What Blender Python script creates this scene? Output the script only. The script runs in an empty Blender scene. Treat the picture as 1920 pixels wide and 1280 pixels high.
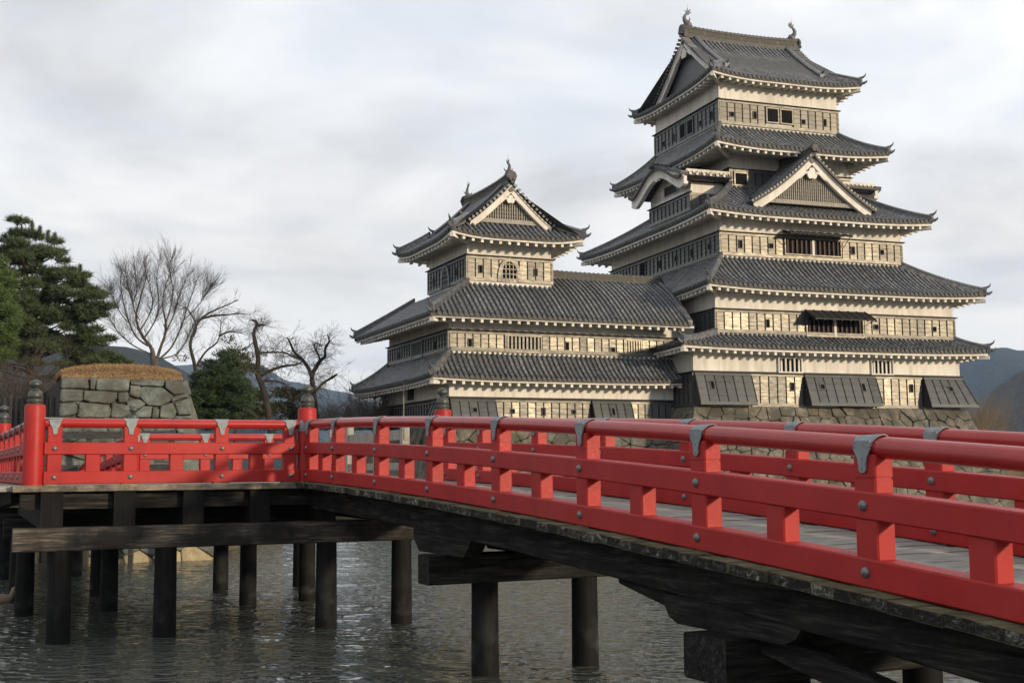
import bpy, bmesh, math, random
from mathutils import Vector, Matrix, noise
R=math.radians
V=Vector
scene=bpy.context.scene
col=scene.collection
EYE=2.6                      # eye height above the water (world z = 0 is the water)

# ------------------------------------------------------------------ camera
def cam_axes(pitch,roll):
    c,s=math.cos(pitch),math.sin(pitch)
    F=V((0,c,s)); U=V((0,-s,c)); Rt=V((1,0,0))
    cr,sr=math.cos(roll),math.sin(roll)
    return Rt*cr+U*sr, U*cr-Rt*sr, F
CR,CU,CF=cam_axes(R(5.970873),R(-0.473046))
cd=bpy.data.cameras.new('camera'); cam=bpy.data.objects.new('camera',cd); col.objects.link(cam)
M=Matrix.Identity(4)
for i in range(3):
    M[i][0]=CR[i]; M[i][1]=CU[i]; M[i][2]=-CF[i]
M[2][3]=EYE
cam.matrix_world=M
cd.sensor_width=36; cd.lens=2300.97/1920*36; cd.clip_start=.1; cd.clip_end=12000
scene.camera=cam

# ------------------------------------------------------------------ world, sun, exposure
SUN_AZ=R(129); SUN_EL=R(10.5)         # clockwise from the view axis (+Y)
w=bpy.data.worlds.new('World'); scene.world=w; w.use_nodes=True
nt=w.node_tree; N=nt.nodes; L=nt.links; N.clear()
def nd(t,**k):
    n=N.new(t)
    for a,b in k.items(): setattr(n,a,b)
    return n
tc=nd('ShaderNodeTexCoord')
sky=nd('ShaderNodeTexSky'); sky.sky_type='NISHITA'; sky.sun_disc=False
sky.sun_elevation=SUN_EL; sky.sun_rotation=SUN_AZ; sky.altitude=600; sky.dust_density=1.5
mp=nd('ShaderNodeMapping'); mp.inputs['Scale'].default_value=(1.25,1.25,2.9); mp.inputs['Location'].default_value=(.35,.1,.55)
L.new(tc.outputs['Generated'],mp.inputs[0])
n1=nd('ShaderNodeTexNoise'); n1.inputs['Scale'].default_value=2.3; n1.inputs['Detail'].default_value=7; n1.inputs['Roughness'].default_value=.52; n1.inputs['Distortion'].default_value=.35
L.new(mp.outputs[0],n1.inputs['Vector'])
r1=nd('ShaderNodeValToRGB'); e=r1.color_ramp.elements
e[0].position=.36; e[0].color=(6.9,6.95,7.1,1); e[1].position=.63; e[1].color=(12.0,11.95,11.8,1)
x=e.new(.44); x.color=(8.7,8.7,8.75,1); x=e.new(.53); x.color=(10.5,10.5,10.45,1)
L.new(n1.outputs['Fac'],r1.inputs[0])
n2=nd('ShaderNodeTexNoise'); n2.inputs['Scale'].default_value=2.9; n2.inputs['Detail'].default_value=4; n2.inputs['Roughness'].default_value=.5
L.new(mp.outputs[0],n2.inputs['Vector'])
r2=nd('ShaderNodeValToRGB'); e=r2.color_ramp.elements
e[0].position=.40; e[0].color=(1,1,1,1); e[1].position=.62; e[1].color=(.35,.35,.35,1)
L.new(n2.outputs['Fac'],r2.inputs[0])
skyb=nd('ShaderNodeVectorMath',operation='SCALE'); skyb.inputs[3].default_value=1.0
L.new(sky.outputs[0],skyb.inputs[0])
add=nd('ShaderNodeMixRGB',blend_type='MIX'); add.inputs[0].default_value=.88
gapc=nd('ShaderNodeRGB'); gapc.outputs[0].default_value=(8.7,9.3,10.2,1)
L.new(skyb.outputs[0],add.inputs[1]); L.new(gapc.outputs[0],add.inputs[2])
mx=nd('ShaderNodeMixRGB'); L.new(r2.outputs[0],mx.inputs[0]); L.new(add.outputs[0],mx.inputs[1]); L.new(r1.outputs[0],mx.inputs[2])
sx=nd('ShaderNodeSeparateXYZ'); L.new(tc.outputs['Generated'],sx.inputs[0])
rh=nd('ShaderNodeMapRange'); rh.inputs[1].default_value=.02; rh.inputs[2].default_value=.24; rh.inputs[3].default_value=.8; rh.inputs[4].default_value=0; L.new(sx.outputs[2],rh.inputs[0])
n3=nd('ShaderNodeTexNoise'); n3.inputs['Scale'].default_value=3.1; n3.inputs['Detail'].default_value=5
mp3=nd('ShaderNodeMapping'); mp3.inputs['Scale'].default_value=(1.2,1.2,7); L.new(tc.outputs['Generated'],mp3.inputs[0]); L.new(mp3.outputs[0],n3.inputs['Vector'])
r3=nd('ShaderNodeValToRGB'); e=r3.color_ramp.elements; e[0].position=.34; e[0].color=(7.2,7.2,7.6,1); e[1].position=.50; e[1].color=(12.2,11.5,10.4,1); L.new(n3.outputs['Fac'],r3.inputs[0])
mx2=nd('ShaderNodeMixRGB'); L.new(rh.outputs[0],mx2.inputs[0]); L.new(mx.outputs[0],mx2.inputs[1]); L.new(r3.outputs[0],mx2.inputs[2]); mx=mx2
bg=nd('ShaderNodeBackground'); bg.inputs['Strength'].default_value=.1
L.new(mx.outputs[0],bg.inputs[0])
wo=nd('ShaderNodeOutputWorld'); L.new(bg.outputs[0],wo.inputs[0])

sd=bpy.data.lights.new('sun','SUN'); sd.energy=4.1; sd.angle=R(3.5); sd.color=(1,.81,.57)
sun=bpy.data.objects.new('sun',sd); col.objects.link(sun)
sdir=V((math.sin(SUN_AZ)*math.cos(SUN_EL),math.cos(SUN_AZ)*math.cos(SUN_EL),math.sin(SUN_EL)))
sun.rotation_euler=(-sdir).to_track_quat('-Z','Y').to_euler(); sun.location=sdir*60
vs=scene.view_settings; vs.view_transform='Standard'; vs.look='None'; vs.exposure=0; vs.gamma=1; vs.use_curve_mapping=False
scene.cycles.max_bounces=8; scene.cycles.diffuse_bounces=3; scene.cycles.glossy_bounces=3

# ------------------------------------------------------------------ helpers
rng=random.Random(7)
class MB:
    def __init__(s): s.v=[]; s.f=[]; s.mi=[]
    def add(s,vs,fs,mi=0):
        b=len(s.v); s.v.extend([tuple(x) for x in vs]); s.f.extend([tuple(b+i for i in f) for f in fs]); s.mi.extend([mi]*len(fs)); return b
    def hexa(s,p,mi=0):      # bottom 4 ccw, top 4 ccw
        s.add(p,[(3,2,1,0),(4,5,6,7),(0,1,5,4),(1,2,6,5),(2,3,7,6),(3,0,4,7)],mi)
    def box(s,x0,x1,y0,y1,z0,z1,mi=0):
        s.hexa([(x0,y0,z0),(x1,y0,z0),(x1,y1,z0),(x0,y1,z0),(x0,y0,z1),(x1,y0,z1),(x1,y1,z1),(x0,y1,z1)],mi)
    def cbox(s,x0,x1,y0,y1,z0,z1,c=.01,mi=0):   # vertical box with chamfered vertical edges
        pl=[(x0+c,y0),(x1-c,y0),(x1,y0+c),(x1,y1-c),(x1-c,y1),(x0+c,y1),(x0,y1-c),(x0,y0+c)]
        s.prism(pl,z0,z1,mi)
    def prism(s,pl,z0,z1,mi=0):
        n=len(pl); vs=[(a,b,z0) for a,b in pl]+[(a,b,z1) for a,b in pl]
        s.add(vs,[tuple(range(n-1,-1,-1)),tuple(range(n,2*n))]+[(i,(i+1)%n,n+(i+1)%n,n+i) for i in range(n)],mi)
    def yprism(s,pl,y0,y1,mi=0):   # polygon in x,z extruded along y (y0 front)
        n=len(pl); vs=[(a,y0,b) for a,b in pl]+[(a,y1,b) for a,b in pl]
        s.add(vs,[tuple(range(n)),tuple(range(2*n-1,n-1,-1))]+[((i+1)%n,i,n+i,n+(i+1)%n) for i in range(n)],mi)
    def sweep(s,sec,path,vertical=True,mi=0,caps=True,scales=None):
        path=[V(p) for p in path]; n=len(sec); vs=[]
        for i,p in enumerate(path):
            a=path[max(0,i-1)]; b=path[min(len(path)-1,i+1)]; t=(b-a).normalized()
            side=t.cross(V((0,0,1)))
            side=side.normalized() if side.length>1e-6 else V((1,0,0))
            up=V((0,0,1)) if vertical else side.cross(t).normalized()
            k=scales[i] if scales else 1
            vs+=[p+side*(q[0]*k)+up*(q[1]*k) for q in sec]
        fs=[]
        for i in range(len(path)-1):
            for j in range(n):
                fs.append((i*n+j,i*n+(j+1)%n,(i+1)*n+(j+1)%n,(i+1)*n+j))
        if caps: fs+= [tuple(range(n-1,-1,-1)),tuple((len(path)-1)*n+j for j in range(n))]
        s.add(vs,fs,mi)
    def tube(s,path,radii,n=6,mi=0,caps=True):
        path=[V(p) for p in path]; vs=[]; pu=None
        for i,p in enumerate(path):
            t=(path[min(len(path)-1,i+1)]-path[max(0,i-1)])
            t=t.normalized() if t.length>1e-9 else V((0,0,1))
            if pu is None: pu=t.orthogonal().normalized()
            else:
                pu=(pu-t*pu.dot(t)); pu=pu.normalized() if pu.length>1e-6 else t.orthogonal().normalized()
            b=t.cross(pu); r=radii[i] if hasattr(radii,'__len__') else radii
            vs+=[p+(pu*math.cos(2*math.pi*k/n)+b*math.sin(2*math.pi*k/n))*r for k in range(n)]
        fs=[(i*n+j,i*n+(j+1)%n,(i+1)*n+(j+1)%n,(i+1)*n+j) for i in range(len(path)-1) for j in range(n)]
        if caps: fs+=[tuple(range(n-1,-1,-1)),tuple((len(path)-1)*n+j for j in range(n))]
        s.add(vs,fs,mi)
    def lathe(s,prof,n=16,c=(0,0,0),mi=0):
        vs=[(c[0]+r*math.cos(2*math.pi*k/n),c[1]+r*math.sin(2*math.pi*k/n),c[2]+z) for r,z in prof for k in range(n)]
        fs=[(i*n+j,i*n+(j+1)%n,(i+1)*n+(j+1)%n,(i+1)*n+j) for i in range(len(prof)-1) for j in range(n)]
        fs+=[tuple(range(n-1,-1,-1)),tuple((len(prof)-1)*n+j for j in range(n))]
        s.add(vs,fs,mi)
    def xf(s,m,start=0):
        for i in range(start,len(s.v)): s.v[i]=tuple(m@V(s.v[i]))
        return s
    def mesh(s,name,mat,smooth=None):
        me=bpy.data.meshes.new(name); me.from_pydata(s.v,[],s.f)
        for m in (mat if isinstance(mat,(list,tuple)) else [mat]): me.materials.append(m)
        if any(s.mi): me.polygons.foreach_set('material_index',s.mi)
        if smooth is not None:
            me.shade_smooth()
            if smooth<179: me.set_sharp_from_angle(angle=R(smooth))
        me.update(); return me
def rect(w,h,c=.012,oz=0):
    a,b=w/2,h/2
    return [(-a+c,-b+oz),(a-c,-b+oz),(a,-b+c+oz),(a,b-c+oz),(a-c,b+oz),(-a+c,b+oz),(-a,b-c+oz),(-a,-b+c+oz)]
def circ(r,n=12,oz=0): return [(r*math.cos(2*math.pi*k/n),oz+r*math.sin(2*math.pi*k/n)) for k in range(n)]
def link(name,me,parent=None,loc=(0,0,0),rz=0,rot=None):
    o=bpy.data.objects.new(name,me); col.objects.link(o); o.parent=parent; o.location=loc
    o.rotation_euler=rot if rot else (0,0,rz); return o
def obj(name,mb,mat,parent=None,smooth=None,loc=(0,0,0),rz=0,stuff=False):
    o=link(name,mb.mesh(name,mat,smooth),parent,loc,rz)
    if stuff: o['kind']='stuff'
    return o
def along(o,org,d):
    m=Matrix.Translation(org)@V(d).to_track_quat('X','Z').to_matrix().to_4x4(); o.data.transform(m.inverted()); o.matrix_local=m; return o
def thing(name,label,cat,loc=(0,0,0),rz=0,group=None):
    o=bpy.data.objects.new(name,None); col.objects.link(o); o.location=loc; o.rotation_euler=(0,0,rz); o.empty_display_size=.3
    tag(o,label,cat,group); return o
def tag(o,label,cat,group=None):
    o['label']=label; o['category']=cat
    if group: o['group']=group
    return o
def structure(o): o['kind']='structure'; return o
def Tm(x,y,z,rz=0): return Matrix.Translation((x,y,z))@Matrix.Rotation(rz,4,'Z')
def clamp(x,a=0,b=1): return max(a,min(b,x))
def lerp(a,b,t): return a+(b-a)*t

# ------------------------------------------------------------------ materials
class Mat:
    def __init__(s,name,base,rough=.6,spec=.5,metal=0):
        s.m=bpy.data.materials.new(name); s.m.use_nodes=True; s.t=s.m.node_tree
        s.b=s.t.nodes['Principled BSDF']
        s.b.inputs['Base Color'].default_value=(*base,1); s.b.inputs['Roughness'].default_value=rough
        s.b.inputs['Specular IOR Level'].default_value=spec; s.b.inputs['Metallic'].default_value=metal
        s.base=base; s.co=None
    def n(s,t,**k):
        x=s.t.nodes.new(t)
        for a,b in k.items(): setattr(x,a,b)
        return x
    def l(s,a,b): s.t.links.new(a,b)
    def coord(s,scale=(1,1,1),kind='Object'):
        c=s.n('ShaderNodeTexCoord'); m=s.n('ShaderNodeMapping'); m.inputs['Scale'].default_value=scale
        s.l(c.outputs[kind],m.inputs[0]); return m.outputs[0]
    def geo(s,scale=(1,1,1)):
        c=s.n('ShaderNodeNewGeometry'); m=s.n('ShaderNodeMapping'); m.inputs['Scale'].default_value=scale
        s.l(c.outputs['Position'],m.inputs[0]); return m.outputs[0]
    def noise(s,vec,scale,detail=4,rough=.55,dist=0):
        x=s.n('ShaderNodeTexNoise'); x.inputs['Scale'].default_value=scale; x.inputs['Detail'].default_value=detail
        x.inputs['Roughness'].default_value=rough; x.inputs['Distortion'].default_value=dist
        s.l(vec,x.inputs['Vector']); return x.outputs['Fac']
    def ramp(s,fac,stops):
        r=s.n('ShaderNodeValToRGB'); e=r.color_ramp.elements
        e[0].position,e[0].color=stops[0][0],(*stops[0][1],1); e[1].position,e[1].color=stops[-1][0],(*stops[-1][1],1)
        for p,c in stops[1:-1]: x=e.new(p); x.color=(*c,1)
        s.l(fac,r.inputs[0]); return r.outputs[0]
    def mix(s,fac,a,b,mode='MIX'):
        x=s.n('ShaderNodeMixRGB',blend_type=mode)
        for i,v in ((0,fac),(1,a),(2,b)):
            if isinstance(v,(int,float)): x.inputs[i].default_value=v if i==0 else (v,v,v,1)
            elif isinstance(v,tuple): x.inputs[i].default_value=(*v,1)
            else: s.l(v,x.inputs[i])
        return x.outputs[0]
    def rand(s): return s.n('ShaderNodeObjectInfo').outputs['Random']
    def math(s,op,a,b=0,c=None):
        x=s.n('ShaderNodeMath',operation=op)
        for i,v in enumerate((a,b) if c is None else (a,b,c)):
            if isinstance(v,(int,float)): x.inputs[i].default_value=v
            else: s.l(v,x.inputs[i])
        return x.outputs[0]
    def color(s,c): s.l(c,s.b.inputs['Base Color']); return s
    def rough(s,c): s.l(c,s.b.inputs['Roughness']); return s
    def bump(s,h,strength=.3,dist=.02):
        b=s.n('ShaderNodeBump'); b.inputs['Strength'].default_value=strength; b.inputs['Distance'].default_value=dist
        s.l(h,b.inputs['Height']); s.l(b.outputs[0],s.b.inputs['Normal']); return s
def val(a,k): return tuple(x*k for x in a)

def make_mats():
    D={}
    # lime plaster
    m=Mat('plaster',(.72,.68,.61),.85,.2); g=m.geo((1,1,.25)); a=m.noise(g,1.3,5); b=m.noise(m.geo((1,1,.12)),5.,4)
    c=m.ramp(a,[(.3,(.54,.515,.47)),(.5,(.65,.625,.575)),(.75,(.72,.695,.645))])
    c=m.mix(.38,c,m.ramp(b,[(.3,(.5,.46,.4)),(.55,(1,1,1))]),'MULTIPLY'); m.color(c); m.bump(m.noise(m.geo(),14,3),.12,.01); D['plaster']=m.m
    # black-lacquered boards, weathered
    m=Mat('lacquer_board',(.05,.05,.052),.4,.5); r=m.rand(); g=m.geo((2.2,2.2,26)); a=m.noise(g,1.,5,.6); b=m.noise(m.geo(),2.2,3)
    c=m.ramp(a,[(.3,(.020,.024,.031)),(.7,(.060,.067,.080))]); c=m.mix(m.math('MULTIPLY',r,.6),c,(.072,.081,.094)); c=m.mix(m.ramp(b,[(.52,(0,0,0)),(.75,(.4,.4,.4))]),c,(.11,.11,.105)); m.color(c); m.b.inputs['Specular Tint'].default_value=(1,.92,.74,1); m.b.inputs['Specular IOR Level'].default_value=.8; b2=m.noise(m.geo((1.5,1.5,7)),1.6,4,.6)
    rr=m.math('ADD',m.math('MULTIPLY',m.math('ADD',m.math('MULTIPLY',a,.35),b2),.36),m.math('ADD',m.math('MULTIPLY',r,.14),.12)); m.rough(rr); m.bump(a,.25,.01); D['board']=m.m
    m=Mat('dark_timber',(.028,.027,.026),.5,.4); a=m.noise(m.geo((3,3,12)),1.5,4); m.color(m.ramp(a,[(.3,(.014,.014,.014)),(.7,(.05,.048,.045))])); D['timber']=m.m
    m=Mat('black_bar',(.010,.010,.011),.7,.12); D['bbar']=m.m
    m=Mat('batten',(.022,.0215,.021),.6,.2); D['batten']=m.m  # near-black: on board battens the shadow line beside them is in the colour
    m=Mat('painted_opening_dark',(.006,.006,.007),.9,.1); D['black']=m.m  # near-black stands in for the shade inside openings; no hole is cut
    m=Mat('bar_brown',(.035,.016,.012),.6,.3); D['bar']=m.m
    # smoked clay tile
    m=Mat('roof_tile',(.1,.1,.1),.5,.5); a=m.noise(m.geo(),5.5,4,.65); b=m.noise(m.geo(),.45,3); q=m.noise(m.geo(),26,2)
    c=m.ramp(a,[(.28,(.033,.036,.042)),(.5,(.088,.094,.105)),(.74,(.205,.215,.23))]); c=m.mix(m.ramp(b,[(.45,(0,0,0)),(.7,(.45,.45,.45))]),c,(.085,.075,.055)); c=m.mix(m.ramp(q,[(.62,(0,0,0)),(.74,(.6,.6,.6))]),c,(.22,.22,.19)); isl=m.n('ShaderNodeNewGeometry').outputs['Random Per Island']; c=m.mix(.8,c,m.ramp(isl,[(0,(.62,.62,.64)),(.5,(1,1,1)),(1,(1.3,1.28,1.22))]),'MULTIPLY'); m.color(c)
    m.rough(m.ramp(a,[(.3,(.4,)*3),(.7,(.62,)*3)])); m.bump(q,.3,.01); D['tile']=m.m
    m=Mat('shaded_pan_tile',(.05,.05,.05),.6,.3); a=m.noise(m.geo(),6,4,.6); m.color(m.ramp(a,[(.3,(.026,.026,.027)),(.7,(.085,.084,.08))])); D['pan']=m.m  # darker copy of the tile: shade between cover rows put into the colour
    m=Mat('ridge_tile',(.05,.05,.05),.6,.3); a=m.noise(m.geo(),7,4,.6); m.color(m.ramp(a,[(.3,(.03,.03,.031)),(.7,(.10,.099,.094))])); D['ridge']=m.m
    m=Mat('openwork_tile',(.13,.115,.085),.7,.3); D['openwork']=m.m
    m=Mat('ridge_lattice_tile',(.1,.1,.09),.6,.4); wv=m.n('ShaderNodeTexChecker'); wv.inputs['Scale'].default_value=9; m.l(m.coord((1,0.01,1)),wv.inputs['Vector']); wv.inputs['Color1'].default_value=(.36,.30,.18,1); wv.inputs['Color2'].default_value=(.06,.06,.055,1); m.color(m.mix(m.noise(m.geo(),8,3),wv.outputs[0],(.08,.08,.075))); D['lattice']=m.m
    # red lacquer paint
    m=Mat('red_paint',(.3,.015,.013),.45,.24); a=m.noise(m.geo((1,1,1)),2.2,4); b=m.noise(m.geo(),38,3,.6); d=m.noise(m.geo((.6,.6,3)),1.1,5)
    c=m.ramp(a,[(.3,(.29,.0125,.0125)),(.7,(.36,.019,.017))]); c=m.mix(m.ramp(d,[(.55,(0,0,0)),(.8,(.3,.3,.3))]),c,(.19,.016,.016)); c=m.mix(m.ramp(m.noise(m.geo(),9,5,.65),[(.74,(0,0,0)),(.78,(.5,.5,.5))]),c,(.36,.11,.085)); c=m.mix(m.ramp(m.noise(m.geo(),.9,4,.6),[(.45,(0,0,0)),(.7,(.45,.45,.45))]),c,(.33,.045,.04)); c=m.mix(m.ramp(m.noise(m.geo(),22,6,.7),[(.66,(0,0,0)),(.72,(.65,.65,.65))]),c,(.44,.05,.03)); c=m.mix(m.ramp(m.noise(m.geo((1,1,.35)),3.3,5,.6),[(.56,(0,0,0)),(.78,(.5,.5,.5))]),c,(.15,.012,.012)); m.color(c); m.rough(m.ramp(b,[(.3,(.4,)*3),(.7,(.58,)*3)])); m.bump(m.noise(m.coord((3,20,20)),1.2,5,.6),.12,.006); D['red']=m.m; g=m.m.copy(); g.name='red_paint_polished'; gb=g.node_tree.nodes['Principled BSDF']; gb.inputs['Specular IOR Level'].default_value=.5; [g.node_tree.links.remove(l) for l in list(g.node_tree.links) if l.to_socket==gb.inputs['Roughness']]; gb.inputs['Roughness'].default_value=.27; D['redg']=g
    m=Mat('grey_metal',(.30,.33,.35),.6,.3,.0); a=m.noise(m.geo(),12,4); m.color(m.ramp(a,[(.3,(.16,.18,.195)),(.7,(.25,.275,.29))])); D['metal']=m.m
    m=Mat('bolt_metal',(.16,.16,.165),.45,.5,.5); D['bolt']=m.m
    m=Mat('bronze',(.05,.055,.052),.42,.5,.4); a=m.noise(m.geo((1,1,2)),9,4); m.color(m.ramp(a,[(.3,(.03,.032,.032)),(.7,(.09,.1,.09))])); D['bronze']=m.m
    # black weathered bridge timber
    m=Mat('tarred_wood',(.03,.03,.03),.8,.12); a=m.noise(m.coord((1.2,14,14)),1.4,6,.65,.4); b=m.noise(m.geo(),2.1,5,.65); q=m.noise(m.geo(),17,4,.7)
    c=m.ramp(a,[(.36,(.005,.005,.005)),(.54,(.018,.0175,.0165)),(.74,(.065,.062,.056))]); c=m.mix(m.ramp(b,[(.5,(0,0,0)),(.8,(.5,.5,.5))]),c,(.035,.035,.027)); m.color(c); m.bump(a,.8,.02); D['tar']=m.m
    m=Mat('weathered_beam',(.14,.12,.1),.8,.25); a=m.noise(m.coord((1.1,16,16)),1.5,7,.7,.6); b=m.noise(m.geo(),1.6,4)
    c=m.ramp(a,[(.36,(.018,.016,.014)),(.52,(.075,.066,.055)),(.7,(.24,.205,.165))]); c=m.mix(m.ramp(b,[(.36,(0,0,0)),(.6,(.93,.93,.93))]),c,(.012,.0115,.011)); m.color(c); m.bump(a,.7,.02); D['beam']=m.m
    m=Mat('pile_wood',(.03,.03,.03),.75,.12); a=m.noise(m.coord((9,9,.7)),1.6,6,.65); b=m.noise(m.geo(),3.1,5,.6); z=m.n('ShaderNodeSeparateXYZ'); m.l(m.geo(),z.inputs[0]); wet=m.ramp(z.outputs[2],[(.0,(0,0,0)),(.12,(.0,)*3),(.2,(1,)*3),(.75,(.25,)*3),(1,(0,0,0))])
    c=m.ramp(a,[(.3,(.004,.004,.0043)),(.7,(.0125,.0127,.013))]); c=m.mix(m.mix(1.,wet,m.ramp(b,[(.46,(0,0,0)),(.74,(.55,.55,.55))]),'MULTIPLY'),c,(.075,.077,.078)); m.color(c); m.bump(a,.5,.015); D['pile']=m.m
    m=Mat('deck_wood',(.26,.245,.225),.8,.3); r=m.rand(); a=m.noise(m.coord((2,22,22)),1.5,6,.65,.3); c=m.ramp(a,[(.3,(.10,.094,.085)),(.5,(.25,.238,.22)),(.75,(.38,.365,.34))]); c=m.mix(m.math('MULTIPLY',r,.4),c,(.16,.15,.135)); m.color(c); m.bump(a,.5,.01); D['deck']=m.m
    m=Mat('mossy_plank',(.08,.075,.05),.85,.2); a=m.noise(m.geo(),4.,5,.6); c=m.ramp(a,[(.3,(.045,.042,.028)),(.55,(.115,.105,.06)),(.75,(.19,.175,.13))]); m.color(c); m.bump(m.noise(m.geo(),30,4),.5,.01); D['moss']=m.m
    m=Mat('lichen_end_grain',(.06,.06,.055),.85,.2); r=m.rand(); a=m.noise(m.geo((5,5,9)),2.6,6,.75,.8); c=m.ramp(m.math('ADD',a,m.math('MULTIPLY',m.math('SUBTRACT',r,.5),.16)),[(.44,(.010,.010,.009)),(.54,(.035,.034,.028)),(.60,(.11,.105,.085)),(.72,(.30,.285,.25))]); m.color(c); m.bump(a,.6,.015); D['lichen']=m.m
    m=Mat('pale_board',(.34,.28,.2),.8,.25); a=m.noise(m.coord((1.3,18,18)),1.6,6,.7,.3); b=m.noise(m.geo(),1.9,5,.7); c=m.ramp(a,[(.3,(.13,.107,.08)),(.6,(.27,.23,.175)),(.8,(.35,.305,.24))]); c=m.mix(m.ramp(b,[(.46,(0,0,0)),(.6,(.85,.85,.85))]),c,(.05,.043,.036)); m.color(c); m.bump(a,.4,.01); D['pale']=m.m
    m=Mat('grey_bare_wood',(.3,.28,.25),.85,.2); a=m.noise(m.coord((12,12,1.5)),1.6,6,.65); m.color(m.ramp(a,[(.3,(.16,.15,.13)),(.7,(.38,.355,.31))])); m.bump(a,.4,.01); D['barewood']=m.m
    # stones
    def stone(name,cs,lich,k=.5):
        m=Mat(name,cs[1],.88,.25); r=m.rand(); g=m.geo(); a=m.noise(g,3.2,6,.65); b=m.noise(g,1.1,4); q=m.noise(g,16,5,.7)
        c=m.ramp(a,[(.28,cs[0]),(.52,cs[1]),(.76,cs[2])]); tint=m.ramp(r,[(0,(.72,.74,.74)),(.35,(1.,.98,.94)),(.7,(.86,.80,.70)),(1,(1.1,1.08,1.02))]); c=m.mix(.85,c,tint,'MULTIPLY')
        c=m.mix(m.ramp(b,[(.46,(0,0,0)),(.6,(.85,.85,.85))]),c,lich); c=m.mix(m.ramp(q,[(.64,(0,0,0)),(.76,(.5,.5,.5))]),c,(.42,.41,.36)); m.color(c); m.bump(m.mix(.6,a,q),.9,.08); return m.m
    D['stone']=stone('castle_stone',[(.075,.07,.06),(.16,.15,.128),(.27,.25,.21)],(.07,.068,.055))
    D['stone2']=stone('gate_stone',[(.066,.076,.07),(.135,.153,.142),(.235,.26,.242)],(.068,.066,.056))
    D['stone3']=stone('bank_stone',[(.20,.17,.11),(.36,.31,.21),(.48,.43,.31)],(.24,.19,.11))
    m=Mat('joint_earth',(.035,.032,.026),.95,.1); m.color(m.ramp(m.noise(m.geo(),7,4),[(.3,(.03,.028,.023)),(.7,(.10,.093,.077))])); D['joint']=m.m
    # vegetation
    def leaf(name,a,b,rough=.6):
        m=Mat(name,a,rough,.3); r=m.n('ShaderNodeNewGeometry').outputs['Random Per Island']; c=m.ramp(r,[(0,a),(1,b)]); m.color(c); m.b.inputs['Transmission Weight'].default_value=0; return m.m
    D['pine']=leaf('pine_needles',(.026,.044,.022),(.082,.108,.048)); D['pine_l']=leaf('bright_pine_needles',(.035,.062,.022),(.085,.13,.035)); D['yew']=leaf('dark_evergreen_leaves',(.016,.032,.015),(.05,.078,.03)); D['olive']=leaf('olive_needles',(.03,.036,.018),(.07,.072,.034)); D['drygrass']=leaf('dry_grass',(.24,.155,.08),(.42,.285,.15)); D['bud']=leaf('brown_twigs',(.045,.036,.03),(.10,.076,.06))
    def bark(name,a,b):
        m=Mat(name,a,.85,.2); x=m.noise(m.geo((6,6,1.6)),1.5,5,.65); m.color(m.ramp(x,[(.3,a),(.7,b)])); m.bump(x,.5,.02); return m.m
    D['bark']=bark('grey_bark',(.035,.03,.027),(.11,.096,.085)); D['bark_d']=bark('dark_bark',(.02,.017,.015),(.06,.052,.046)); D['bark_r']=bark('red_pine_bark',(.06,.03,.02),(.17,.085,.05)); D['bark_y']=bark('ochre_twigs',(.14,.10,.055),(.27,.20,.12))
    m=Mat('earth',(.12,.10,.07),.95,.15); a=m.noise(m.geo(),.9,6,.65); m.color(m.ramp(a,[(.3,(.055,.046,.03)),(.6,(.13,.105,.065)),(.8,(.2,.165,.1))])); m.bump(m.noise(m.geo(),6,5),.5,.05); D['earth']=m.m
    def forest(name,a,b,c_):
        m=Mat(name,a,.95,.1); x=m.noise(m.geo(),.012,6,.62); y=m.noise(m.geo(),.09,5,.7); c=m.ramp(x,[(.35,a),(.55,b),(.7,c_)]); c=m.mix(.8,c,m.ramp(y,[(.35,(.3,.3,.3)),(.65,(1.35,1.35,1.35))]),'MULTIPLY'); m.color(c); m.bump(y,1.,6.); return m.m
    D['forest']=forest('forested_hill',(.016,.022,.02),(.026,.03,.024),(.055,.042,.032)); D['forest2']=forest('bare_wooded_hill',(.045,.036,.028),(.075,.055,.04),(.04,.042,.03))
    # moat water
    m=Mat('moat_water',(.056,.063,.052),.04,.5); m.b.inputs['IOR'].default_value=1.33; a=m.noise(m.geo((1.,1.7,1)),3.4,1.2,.5,.25); b=m.noise(m.geo((1.,1.6,1)),10,0,.5,.1); h=m.math('ADD',a,m.math('MULTIPLY',b,.16)); m.bump(h,1.,.12); D['water']=m.m
    m=Mat('duck_feathers',(.22,.17,.12),.8,.2); D['duck']=m.m
    m=Mat('duck_bill',(.35,.1,.05),.5,.3); D['bill']=m.m
    m=Mat('roof_sheet',(.35,.37,.4),.6,.3); D['sheet']=m.m
    return D
MT=make_mats()

# ================================================================== castle building kit
def side_m(r,which):
    x0,x1,y0,y1=r
    return {'front':(Tm(x0,y0,0,0),x1-x0),'left':(Tm(x0,y1,0,-math.pi/2),y1-y0),
            'right':(Tm(x1,y0,0,math.pi/2),y1-y0),'back':(Tm(x1,y1,0,math.pi),x1-x0)}[which]
def insets(Er,Wr,which):
    a,b,c,d=Wr[0]-Er[0],Er[1]-Wr[1],Wr[2]-Er[2],Er[3]-Wr[3]
    return {'front':(a,b,c),'left':(d,c,a),'right':(c,d,b),'back':(b,a,d)}[which]
SIDES=('front','left','right','back')

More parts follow.
